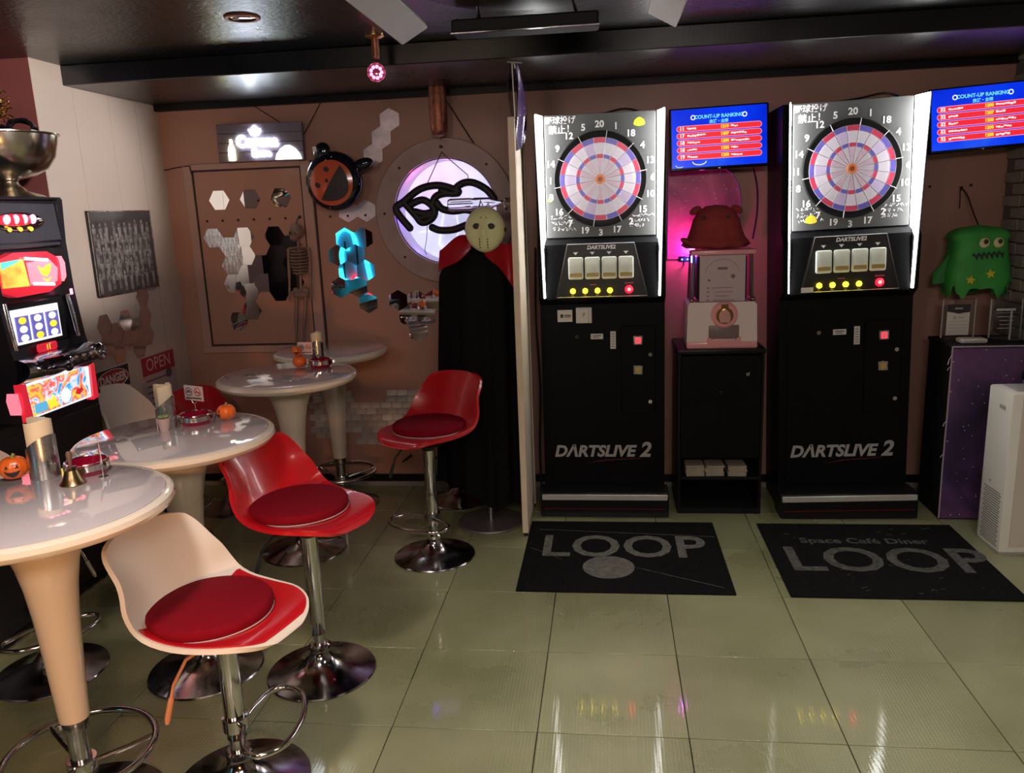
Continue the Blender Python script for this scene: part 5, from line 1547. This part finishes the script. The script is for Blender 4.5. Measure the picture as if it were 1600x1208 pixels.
def make_slot(loc, label):
    t = thing('slot_machine', label, 'slot machine', loc, PI / 2)
    # local: x along the wall, -y towards the room, z up from the counter top
    B().prism([(0.02, 0.0), (0.02, 0.165), (0.045, 0.30), (0.065, 0.46), (0.070, 0.70), (0.050, 0.90), (0.34, 0.905), (0.34, 0.0)], -0.205, 0.205, 'YZ').build('cabinet', m_slot_dark, t, smooth=False)
    for s in (-1, 1):
        B().prism([(0.008, 0.0), (0.008, 0.16), (-0.01, 0.22), (0.005, 0.30), (0.025, 0.50), (0.030, 0.72), (0.018, 0.905), (0.345, 0.912), (0.345, 0.0)], s * 0.205, s * 0.2375, 'YZ').build('side_wall', m_slot_dark, t, smooth=False)
    B().box((0, 0.19, 0.908), (0.475, 0.34, 0.012), bev=0.004).build('top_cap', m_slot_dark, t)
    # top panel with lamp housing
    tp = B().box((0, 0.040, 0.808), (0.41, 0.022, 0.165), rot=(-0.08, 0, 0), bev=0.006).build('top_panel', m_slot, t)
    B().sphere((-0.045, 0.024, 0.812), (0.150, 0.030, 0.040), 28, 14).build('lamp_housing', m_slot_chrome, t)
    ln = B().sphere((-0.075, 0.016, 0.818), (0.115, 0.030, 0.028), 24, 12).build('lamp_lens', m_slot_red, t)
    b = B()
    for k in range(4):
        b.sphere((-0.150 + 0.05 * k, -0.006, 0.822), (0.016, 0.012, 0.020), 12, 8, rot=(0, 0.4, 0))
    b.build('lamp_glow', m_led_pink, ln)['kind'] = 'stuff'
    for k in range(3):
        B().sphere((-0.135 + 0.062 * k, 0.0, 0.782), (0.009, 0.008, 0.009), 10, 6).build('small_lamp', m_slot_gold, ln)
    B().box((0, 0.044, 0.715), (0.41, 0.026, 0.020), bev=0.005).build('panel_ridge', m_slot, t)
    # red upper display
    mid = B().prism([(-0.200, 0.535), (-0.205, 0.60), (-0.190, 0.665), (-0.10, 0.690), (0.10, 0.685), (0.165, 0.655), (0.180, 0.60), (0.165, 0.540), (0.08, 0.512), (-0.12, 0.508)], 0.030, 0.066, 'XZ').build('display_surround', m_slot_red, t)
    B().prism([(-0.19, 0.552), (-0.19, 0.652), (-0.06, 0.660), (-0.045, 0.548)], 0.022, 0.031, 'XZ').build('picture_panel', m_slot_orange, mid, smooth=False)
    B().prism([(-0.19, 0.625), (-0.19, 0.655), (-0.07, 0.662), (-0.10, 0.650)], 0.0205, 0.023, 'XZ').build('teal_patch', M('slot_teal', (0.1, 0.6, 0.5), 0.3, em=(0.10, 0.62, 0.52), es=0.9), mid, smooth=False)
    B().prism([(-0.03, 0.555), (-0.035, 0.645), (0.10, 0.650), (0.145, 0.61), (0.130, 0.555), (0.06, 0.540)], 0.022, 0.031, 'XZ').build('red_window', m_slot_pink, mid, smooth=False)
    b = B().prism([(0.02, 0.628), (0.045, 0.610), (0.070, 0.625), (0.100, 0.632), (0.085, 0.600), (0.062, 0.580), (0.038, 0.590)], 0.017, 0.0225, 'XZ')
    b.prism([(0.035, 0.575), (0.065, 0.565), (0.09, 0.575), (0.065, 0.557)], 0.017, 0.0225, 'XZ')
    b.build('gold_motif', m_slot_gold, mid, smooth=False)['kind'] = 'stuff'
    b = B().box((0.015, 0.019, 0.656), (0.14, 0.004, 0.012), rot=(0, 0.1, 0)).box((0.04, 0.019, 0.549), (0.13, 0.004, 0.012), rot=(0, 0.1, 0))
    b.build('white_glint', m_slot_white, mid)['kind'] = 'stuff'  # glowing bars put in as white glare on the display
    B().prism([(0.168, 0.55), (0.188, 0.57), (0.192, 0.63), (0.175, 0.66)], 0.018, 0.05, 'XZ').build('side_lamp', m_slot_pink, t, smooth=False)
    # reel window
    wf = B().box((-0.010, 0.052, 0.390), (0.370, 0.030, 0.205), bev=0.012).build('reel_frame', m_slot_dark, t)
    B().box((-0.025, 0.034, 0.387), (0.285, 0.006, 0.145)).build('reel_glass', m_slot_lit, wf)
    for k in range(3):
        rl = B().box((-0.118 + 0.092 * k, 0.029, 0.378), (0.076, 0.006, 0.105)).build('reel', m_slot_reel, wf)
        for q in range(3):
            m = m_slot_gold if (k + q) % 3 == 0 else m_slot_lit
            B().sphere((-0.118 + 0.092 * k, 0.0265, 0.412 - 0.036 * q), (0.024, 0.004, 0.015), 14, 6).build('reel_symbol', m, t)
    for s in (-1, 1):
        B().tube([(s * 0.195 - 0.008, 0.030, 0.49), (s * 0.200 - 0.008, 0.020, 0.40), (s * 0.198 - 0.008, 0.008, 0.30)], [0.013, 0.015, 0.012], 10).build('chrome_pillar', m_slot_chrome, t)
    ds = B().box((0.0, 0.024, 0.283), (0.125, 0.012, 0.036), bev=0.008).build('digit_display', m_slot_red, t)
    B().text('11', 0.030, (0.0, 0.0165, 0.283), bold=0.001).build('digits', m_slot_gold, ds, recalc=False)
    B().box((0.205, 0.018, 0.50), (0.016, 0.006, 0.026), bev=0.002).build('small_digit', m_led_pink, t)
    # bulging console
    def con(u, v):
        a = PI * v
        x = -0.2375 + 0.475 * u
        bul = 0.075 + 0.03 * math.sin(PI * u)
        return (x, 0.010 - bul * math.sin(a) - 0.01 * math.sin(6 * PI * u) * math.sin(a), 0.215 + 0.050 * math.cos(a) + 0.010 * math.sin(a) * math.cos(4 * PI * u))
    B().grid(con, 40, 14).build('console', m_slot_chrome, t, angle=70)
    cp = B().box((0.055, -0.082, 0.222), (0.215, 0.034, 0.060), rot=(-0.35, 0, 0), bev=0.014, seg=2).build('button_deck', m_slot_dark, t)
    for k in range(3):
        B().cyl((0.005 + 0.052 * k, -0.102, 0.226), 0.0145, 0.014, 'Y', 18, rot=(0.35, 0, 0)).build('stop_button', m_slot_white if False else m_steel, t)
    B().tube([(-0.10, -0.09, 0.212), (-0.10, -0.125, 0.212)], 0.009, 10).sphere((-0.10, -0.135, 0.212), 0.019, 14, 8).build('start_lever', m_slot_dark, t)
    B().cyl((-0.17, -0.07, 0.235), 0.020, 0.03, 'Y', 18).build('bet_button', m_slot_dark, t)
    B().lathe([(0.022, -0.012), (0.038, -0.010), (0.040, 0.006), (0.030, 0.016), (0.018, 0.012), (0.014, 0)], 24, c=(0.205, -0.075, 0.225), rot=(PI / 2, 0, 0)).sphere((0.205, -0.07, 0.225), (0.02, 0.014, 0.02), 14, 8).build('coin_intake', m_slot_chrome, t)
    # lit lower picture panel
    B().prism([(-0.215, 0.012), (-0.225, 0.155), (0.185, 0.165), (0.215, 0.150), (0.220, 0.015)], -0.004, 0.012, 'XZ').build('panel_frame', m_slot_lit, t, smooth=False)
    art = B().prism([(-0.185, 0.020), (-0.195, 0.150), (0.172, 0.158), (0.182, 0.024)], -0.010, -0.003, 'XZ').build('art_panel', m_slot_art, t, smooth=False)
    b = B()
    for k in range(14):
        a = 2 * PI * k / 14
        b.prism([(0.02 + 0.052 * math.cos(a), 0.062 + 0.044 * math.sin(a)), (0.02 + 0.02 * math.cos(a + 0.2), 0.062 + 0.018 * math.sin(a + 0.2)), (0.02 + 0.02 * math.cos(a - 0.2), 0.062 + 0.018 * math.sin(a - 0.2))], -0.0125, -0.0105, 'XZ')
    b.build('blue_burst', M('slot_cyan', (0.05, 0.4, 0.7), 0.3, em=(0.04, 0.40, 0.75), es=0.9), art, smooth=False)['kind'] = 'stuff'
    B().sphere((0.02, -0.0125, 0.062), (0.032, 0.003, 0.032), 16, 8).build('white_flash', m_slot_lit, art)
    B().prism([(-0.09, 0.03), (-0.10, 0.075), (-0.075, 0.062), (-0.055, 0.085), (-0.045, 0.055), (-0.03, 0.035)], -0.0125, -0.0105, 'XZ').build('yellow_flash', m_slot_gold, art, smooth=False)
    B().prism([(0.085, 0.055), (0.10, 0.075), (0.125, 0.07), (0.128, 0.085), (0.14, 0.06), (0.11, 0.045)], -0.0125, -0.0105, 'XZ').build('red_flash', m_slot_red, art, smooth=False)
    B().box((-0.14, -0.0115, 0.048), (0.075, 0.002, 0.040)).build('blue_plate', M('slot_blue_plate', (0.1, 0.4, 0.7), 0.3, em=(0.12, 0.48, 0.75), es=0.9), art)
    for s, m in ((-1, m_slot_red), (1, m_slot_red)):
        B().prism([(s * 0.198, 0.0), (s * 0.236, 0.006), (s * 0.238, 0.165), (s * 0.212, 0.165)], -0.016, 0.02, 'XZ').build('red_side_lens', m, t, smooth=False)
    B().prism([(-0.245, 0.04), (-0.255, 0.10), (-0.245, 0.13), (-0.238, 0.06)], 0.0, 0.05, 'XZ').build('white_side_lens', m_slot_pink, t, smooth=False)
    return t
make_slot((-2.385, 3.165, 0.9302), 'slot machine with red lamps and lit reels on the black counter')

t = thing('pedestal_bowl', 'large steel pedestal bowl on top of the slot machine', 'bowl', (-2.59, 3.335, 1.8442))
B().lathe([(0, 0), (0.135, 0), (0.138, 0.004), (0.120, 0.014), (0.075, 0.030), (0.042, 0.055), (0.034, 0.072), (0.042, 0.080), (0.10, 0.092), (0.16, 0.125), (0.195, 0.175), (0.210, 0.235), (0.214, 0.262), (0.224, 0.266), (0.224, 0.270), (0.210, 0.270), (0.204, 0.235), (0.188, 0.178), (0.15, 0.132), (0.08, 0.104), (0, 0.10)], 64).build('bowl', M('bowl_steel', (0.52, 0.46, 0.38), 0.2, 1.0, nz=(5, 0.15, 0.05)), t)
for k, (x, y, z, r, tl, nm) in enumerate(((0.0, 0.135, 0.300, 0.062, 0.45, 'black looped cable coil in the steel bowl, nearest the rim'), (0.0, -0.02, 0.262, 0.060, 0.22, 'black looped cable coil in the middle of the steel bowl'), (0.02, -0.155, 0.285, 0.05, -0.2, 'black looped cable coil at the far left of the steel bowl'))):
    t = thing('cable_coil', nm, 'cable', (-2.59 + x, 3.335 + y, 1.8442 + z), rot=(0.5 + tl, tl, 0.6 * k))
    b = B()
    for q in range(5):
        b.tube([(r * (1 - 0.04 * q) * math.cos(a), r * (1 - 0.04 * q) * 0.8 * math.sin(a), -0.012 + 0.008 * q + 0.006 * math.sin(3 * a + q)) for a in [2 * PI * i / 24 for i in range(24)]], 0.0075, 8, closed=True)
    b.build('loops', m_black_gloss, t)
    B().tube([(r, 0, 0.03), (r + 0.01, 0.02, 0.0), (r - 0.005, 0.03, -0.03)], 0.010, 8).build('tie', m_white_plastic if k == 0 else m_rubber, t)
t = thing('gold_tinsel', 'heap of gold tinsel piled in the steel bowl, cut by the left edge', 'tinsel', (-2.67, 3.375, 2.225))
b = B()
rt = random.Random(8)
for k in range(150):
    v = Vector((rt.gauss(0, 1), rt.gauss(0, 1), rt.gauss(0.3, 0.8))).normalized()
    p = v * rt.uniform(0.02, 0.08)
    q = p + v * 0.03 + Vector((rt.uniform(-1, 1), rt.uniform(-1, 1), rt.uniform(-1, 1))) * 0.025
    b.tube([p, (p + q) / 2 + Vector((0, 0, 0.006)), q], 0.0022, 4)
b.sphere((0, 0, 0), (0.07, 0.07, 0.05), 14, 10)
b.build('strands', m_gold, t)['kind'] = 'stuff'

# ================================================================ THINGS ON THE TABLES
def pumpkin(loc, r, rz, label, face=True, group=None, squash=0.86, stem=True):
    t = thing('pumpkin_figure', label, 'pumpkin', loc, rz, group)
    h = r * squash
    def pk(u, v):
        a = 2 * PI * u
        th = PI * v
        rr = r * math.sin(th) ** 0.85 * (1 - 0.055 * (0.5 + 0.5 * math.cos(9 * a)) )
        z = h * math.cos(th) * (1 - 0.12 * math.exp(-((math.sin(th)) / 0.35) ** 2)) + h
        return (rr * math.cos(a), rr * math.sin(a), z)
    B().grid(pk, 54, 16, closed_u=True).build('body', m_orange, t, angle=80)
    if stem:
        B().tube([(0, 0, 1.75 * h), (0.002, 0, 2.0 * h), (0.006, 0.002, 2.2 * h)], [r * 0.16, r * 0.11, r * 0.12], 8).build('stem', m_green_stem, t)
    if face:
        def fp(x, z):
            y = -math.sqrt(max(0.0, 1 - (x / r) ** 2 - ((z - h) / h) ** 2)) * r * 1.0 - 0.0008
            return (x, y, z)
        for s in (-1, 1):
            x, y, z = fp(s * 0.33 * r, 1.28 * h)
            B().prism([(x - 0.12 * r, z - 0.08 * r), (x + 0.12 * r, z - 0.08 * r), (x, z + 0.16 * r)], y - 0.001, y + 0.004, 'XZ').build('eye', m_dark_print, t, smooth=False)
        b = B().grid(lambda u, v: fp((u * 2 - 1) * 0.55 * r, 0.98 * h - 0.42 * r * (1 - (u * 2 - 1) ** 2) * v - 0.10 * r * (1 - (u * 2 - 1) ** 2)), 14, 4)
        b.build('mouth', m_dark_print, t)
    return t

def holder(loc, rz, label, r=0.037, h=0.165, cut=0.5):
    t = thing('slip_holder', label, 'holder', loc, rz)
    def ho(u, v):
        a = 2 * PI * u
        top = h * (0.60 + 0.16 * math.sin(a + 2.2))
        return (r * math.cos(a), r * math.sin(a), 0.001 + (top - 0.001) * v)
    B().grid(ho, 40, 6, closed_u=True).solid(0.0015).build('steel_tube', m_steel, t, angle=60)
    B().lathe([(0, 0), (r, 0), (r, 0.003), (0, 0.003)], 32).build('base', m_steel, t)
    def pa(u, v):
        a = -2.6 + 5.2 * u
        return ((r - 0.004) * math.cos(a), (r - 0.004) * math.sin(a), 0.004 + (h - 0.004 - 0.004 * math.sin(2 * a)) * v)
    B().grid(pa, 30, 5).solid(0.0008).build('paper_roll', M('slip_cream', (0.74, 0.64, 0.46), 0.6, nz=(6, 0.06)), t, angle=60)
    B().box((0.010, -0.008, h * 0.55), (0.018, 0.002, h * 1.0), rot=(0.05, 0.06, 0.3)).build('slip', m_paper, t)
    return t

def ashtray(loc, rz, label, r=0.066, h=0.036):
    t = thing('ashtray', label, 'ashtray', loc, rz)
    B().lathe([(0, 0), (r * 0.86, 0), (r * 0.97, h * 0.3), (r, h * 0.62), (r, h), (r * 0.88, h), (r * 0.84, h * 0.45), (r * 0.7, h * 0.28), (0, h * 0.26)], 40).build('dish', m_ash_red, t)
    b = B()
    for k in range(4):
        a0 = k * PI / 2 + 0.14
        a1 = (k + 1) * PI / 2 - 0.14
        b.tube([((r - 0.003) * math.cos(a0 + (a1 - a0) * i / 10), (r - 0.003) * math.sin(a0 + (a1 - a0) * i / 10), h + 0.001) for i in range(11)], 0.0035, 6)
    b.build('rim', m_chrome, t)['kind'] = 'stuff'
    B().lathe([(r + 0.0002, h * 0.42), (r + 0.0022, h * 0.44), (r + 0.0022, h * 0.93), (r + 0.0002, h * 0.95)], 40).build('chrome_band', m_chrome, t)
    return t

def card(loc, rz, label, w=0.085, h=0.062, z0=0.075, edge=False):
    t = thing('table_card', label, 'sign', loc, rz)
    B().lathe([(0, 0), (0.014, 0), (0.014, 0.003), (0.003, 0.005), (0, 0.006)], 16).tube([(0, 0, 0.004), (0, 0, z0 - 0.012)], 0.0016, 6).build('clip_stand', m_steel, t)
    B().tube([(-0.014, 0, z0 + 0.004), (-0.009, -0.002, z0 - 0.008), (0, 0, z0 - 0.012), (0.009, -0.002, z0 - 0.008), (0.014, 0, z0 + 0.004)], 0.0014, 6).build('clip', m_steel, t)
    cd = B().box((0, 0.001, z0 + h / 2), (w, 0.0016, h), rot=(0.03, 0.04, 0)).build('card', M('card_pinkish', (0.74, 0.58, 0.56), 0.5, nz=(9, 0.03)), t)
    for s in (-1, 1):
        c = m_red_print if s > 0 else m_dark_print
        b = B().tube([(s * w * 0.23 + w * 0.17 * math.cos(2 * PI * i / 20), -0.002, z0 + h * 0.6 + w * 0.17 * math.sin(2 * PI * i / 20)) for i in range(20)], 0.0012, 4, closed=True)
        b.box((s * w * 0.23, -0.002, z0 + h * 0.58), (w * 0.26, 0.001, 0.0035))
        if s > 0:
            b.box((s * w * 0.23, -0.0022, z0 + h * 0.6), (w * 0.33, 0.001, 0.002), rot=(0, 0.78, 0))
        else:
            b.prism([(-w * 0.30, z0 + h * 0.64), (-w * 0.16, z0 + h * 0.64), (-w * 0.23, z0 + h * 0.74)], -0.0025, -0.0015, 'XZ')
        b.build('symbol', c, cd)
    b = B()
    for k in range(7):
        b.box((-w * 0.36 + w * 0.12 * k, -0.002, z0 + h * 0.17), (w * 0.09, 0.001, 0.0055))
    b.build('card_text', m_dark_print, cd)['kind'] = 'stuff'
    return t

z1, z2, z3 = TAB['T1'][2] + 0.0012, TAB['T2'][2] + 0.0012, TAB['T3'][2] + 0.0012
pumpkin((-1.778, 2.108, z1), 0.041, 0.55, 'orange pumpkin figure with a dark grin, left of the holder on the nearest table')
holder((-1.692, 2.127, z1), 0.4, 'steel slip holder on the nearest table, between pumpkin and bell', r=0.042, h=0.178)
ashtray((-1.584, 2.168, z1), 0.3, 'ruby glass ashtray on the nearest table, behind the brass bell', r=0.062)
t = thing('hand_bell', 'small brass hand bell on the nearest table', 'bell', (-1.558, 2.062, z1))
B().lathe([(0, 0.002), (0.034, 0), (0.036, 0.003), (0.028, 0.014), (0.022, 0.030), (0.018, 0.044), (0.008, 0.050), (0, 0.051)], 28).build('bell_body', m_brass, t)
B().lathe([(0.005, 0.05), (0.004, 0.060), (0.007, 0.075), (0.009, 0.090), (0.006, 0.098), (0, 0.099)], 16).build('handle', M('bell_handle', (0.13, 0.07, 0.05), 0.4), t)
card((-1.505, 2.125, z1), -0.95, 'small clear table card seen nearly edge-on at the right rim of the nearest table', w=0.06, h=0.058, z0=0.05)
holder((-1.67, 2.773, z2), 0.9, 'steel slip holder on the second table, behind the pink cup', r=0.036, h=0.165)
card((-1.628, 2.915, z2), -0.25, 'pinkish table card with two smoking symbols on the second table', w=0.092, h=0.060, z0=0.070)
ashtray((-1.588, 2.835, z2), 0.2, 'ruby glass ashtray on the second table, beside the pink cup', r=0.062)
pumpkin((-1.486, 2.885, z2), 0.036, -0.75, 'orange pumpkin figure at the right of the second table ashtray')
t = thing('pink_cup', 'small pink cup holding a tiny green plant on the second table', 'cup', (-1.652, 2.722, z2))
B().lathe([(0, 0), (0.016, 0), (0.022, 0.045), (0.023, 0.050), (0.019, 0.050), (0.018, 0.040), (0, 0.038)], 24).build('cup', M('cup_pink', (0.66, 0.45, 0.41), 0.4), t)
b = B()
for k in range(9):
    a = 2 * PI * k / 9
    b.sphere((0.012 * math.cos(a), 0.012 * math.sin(a), 0.054), (0.009, 0.005, 0.005), 8, 5, rot=(0, -0.5, a))
b.build('plant', M('plant_pale', (0.35, 0.40, 0.18), 0.6), t)['kind'] = 'stuff'
holder((-1.545, 4.075, z3), -0.6, 'steel slip holder on the third table, behind the ashtray', r=0.033, h=0.165)
card((-1.592, 4.02, z3), 0.1, 'pale table card on the third table in front of the steel holder', w=0.078, h=0.066, z0=0.058)
ashtray((-1.497, 3.975, z3), 0.5, 'ruby glass ashtray on the third table', r=0.060, h=0.040)
pumpkin((-1.606, 4.065 - 0.10, z3), 0.036, 0.4, 'lower orange pumpkin figure of the two stacked on the third table', face=False, squash=0.9, stem=False)
pumpkin((-1.617, 4.065 - 0.10, z3 + 0.0620), 0.027, 0.3, 'upper orange pumpkin figure with a face, stacked on the third table', squash=0.95)

# ================================================================ CEILING FIXTURES
t = thing('downlight', 'copper ringed recessed downlight in the black ceiling', 'light', (-1.429, 3.279, ZC))
B().lathe([(0.052, 0.0), (0.070, 0.0), (0.071, -0.003), (0.066, -0.007), (0.053, -0.006)], 40).build('trim_ring', m_copper, t)
B().lathe([(0.053, -0.002), (0.048, -0.0035), (0.0, -0.0032)], 40).build('reflector', M('reflector_gold', (0.60, 0.42, 0.28), 0.08, 1.0, nz=(40, 0.5)), t)
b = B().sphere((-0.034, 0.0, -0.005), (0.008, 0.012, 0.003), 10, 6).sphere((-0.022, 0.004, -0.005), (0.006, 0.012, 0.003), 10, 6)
b.build('pale_glint', m_paper, t)['kind'] = 'stuff'  # pale beads modelled in place of reflected glints
t = thing('pink_spotlight', 'small brass spotlight with a glowing pink bulb under the ceiling', 'light', (-1.025, 3.75, ZC))
B().lathe([(0, 0), (0.045, 0), (0.045, -0.006), (0.030, -0.014), (0.0, -0.016)], 32).build('ceiling_plate', m_gold, t)
B().lathe([(0, -0.014), (0.017, -0.014), (0.018, -0.085), (0.014, -0.10), (0.006, -0.105), (0, -0.105)], 24).build('stem', m_copper, t)
B().cyl((0, 0, -0.112), 0.009, 0.03, 'X', 12).build('joint', m_chrome, t)
sp = B().lathe([(0.012, 0.06), (0.020, 0.05), (0.034, 0.02), (0.041, 0.0), (0.043, -0.004), (0.040, -0.006), (0.036, 0.0), (0.028, 0.02), (0, 0.03)], 32, c=(0.002, -0.02, -0.160), rot=(-PI / 2 + 0.15, 0, 0.27)).build('bulb_shell', M('bulb_glass', (0.30, 0.24, 0.26), 0.08, 0.7), t)
rotm = Euler((-PI / 2 + 0.15, 0, 0.27))
b = B()
for k in range(9):
    a = 2 * PI * k / 9
    v = Vector((0.024 * math.cos(a), 0.024 * math.sin(a), -0.004))
    v.rotate(rotm)
    b.sphere(v + Vector((0.002, -0.02, -0.160)), 0.0078, 8, 6)
b.build('glow_facet', m_led_pink, t)['kind'] = 'stuff'
t = thing('ceiling_unit', 'black round ceiling unit with white side flaps and a hanging black bar', 'ceiling fixture', (-0.25, 2.52, ZC))
B().lathe([(0, 0), (0.38, 0), (0.38, -0.06), (0.36, -0.12), (0.30, -0.148), (0, -0.15)], 56).build('drum', m_black, t)
for s in (-1, 1):
    B().box((s * 0.455, 0.26, -0.135), (0.115, 0.68, 0.026), rot=(0, s * 0.5, 0), bev=0.004).build('white_flap', M('flap_white', (0.62, 0.60, 0.62), 0.45, nz=(6, 0.05)), t)
    B().tube([(s * 0.35, 0.0, -0.09), (s * 0.43, 0.0, -0.12)], 0.012, 8).build('flap_hinge', m_black, t)
    B().tube([(s * 0.15, 0.20, -0.14), (s * 0.16, 0.27, -0.185)], 0.006, 6).build('hanger', m_black, t)
B().box((-0.01, 0.30, -0.195), (0.48, 0.10, 0.045), bev=0.006).build('bar', m_black_matte, t)
B().box((-0.01, 0.248, -0.216), (0.485, 0.004, 0.003)).build('bar_lip', m_chrome_dark, t)

# ================================================================ NEON LAMP BEHIND THE VIEWER (SEEN IN THE MIRROR TILES)
t = thing('neon_lamp', 'cyan neon tube lamp on a stand, seen only mirrored in the honeycomb tiles', 'lamp', (-3.15, -0.10, 0))
B().lathe([(0, 0), (0.15, 0), (0.15, 0.01), (0.02, 0.02), (0, 0.02)], 32).tube([(0, 0, 0.015), (0, 0, 1.35)], 0.012, 8).build('stand', m_black, t)
bd = B().box((0.05, -0.03, 1.10), (0.40, 0.012, 0.95), bev=0.004).build('panel', M('neon_board', (0.28, 0.32, 0.48), 0.4), t)
b = B().tube(smooth_path([(-0.12, 0, 1.22), (-0.12, 0, 1.38), (-0.02, 0, 1.50), (0.10, 0, 1.46), (0.14, 0, 1.30), (0.17, 0, 1.08), (0.20, 0, 0.92)], 6), 0.026, 10)
b.build('neon_tube', m_led_cyan, t)
B().tube(smooth_path([(-0.06, 0, 0.98), (-0.03, 0, 0.86), (0.05, 0, 0.78), (0.14, 0, 0.68)], 6), 0.030, 10).build('neon_tube', m_led_cyan, t)
B().tube([(0.10, 0, 0.86), (0.2, 0, 0.84)], 0.02, 8).build('neon_tube', m_led_red, t)

# ================================================================ GROUPS OF ALIKE THINGS
GROUPS = {'bar_stool': 'bar stools around the tulip tables', 'tulip_table': 'tulip tables along the left side', 'seat_cushion': 'round crimson seat cushions',
          'darts_machine': 'darts machines', 'floor_mat': 'black floor mats', 'wall_screen': 'score ranking screens', 'ashtray': 'ruby glass ashtrays on the tables',
          'pumpkin_figure': 'pumpkin figures on the tables', 'slip_holder': 'steel slip holders on the tables', 'table_card': 'small cards on the tables',
          'mirror_cluster': 'clusters of hexagon mirror tiles', 'mirror_tile': 'single hexagon mirror tiles on the hatch', 'acrylic_stand': 'acrylic stands on the galaxy counter', 'cable_coil': 'cable coils in the steel bowl',
          'cable': 'loose cables and cords on walls and machines'}
for o in bpy.data.objects:
    k = o.name.split('.')[0]
    if o.parent is None and 'label' in o and k in GROUPS and 'group' not in o:
        o['group'] = GROUPS[k]
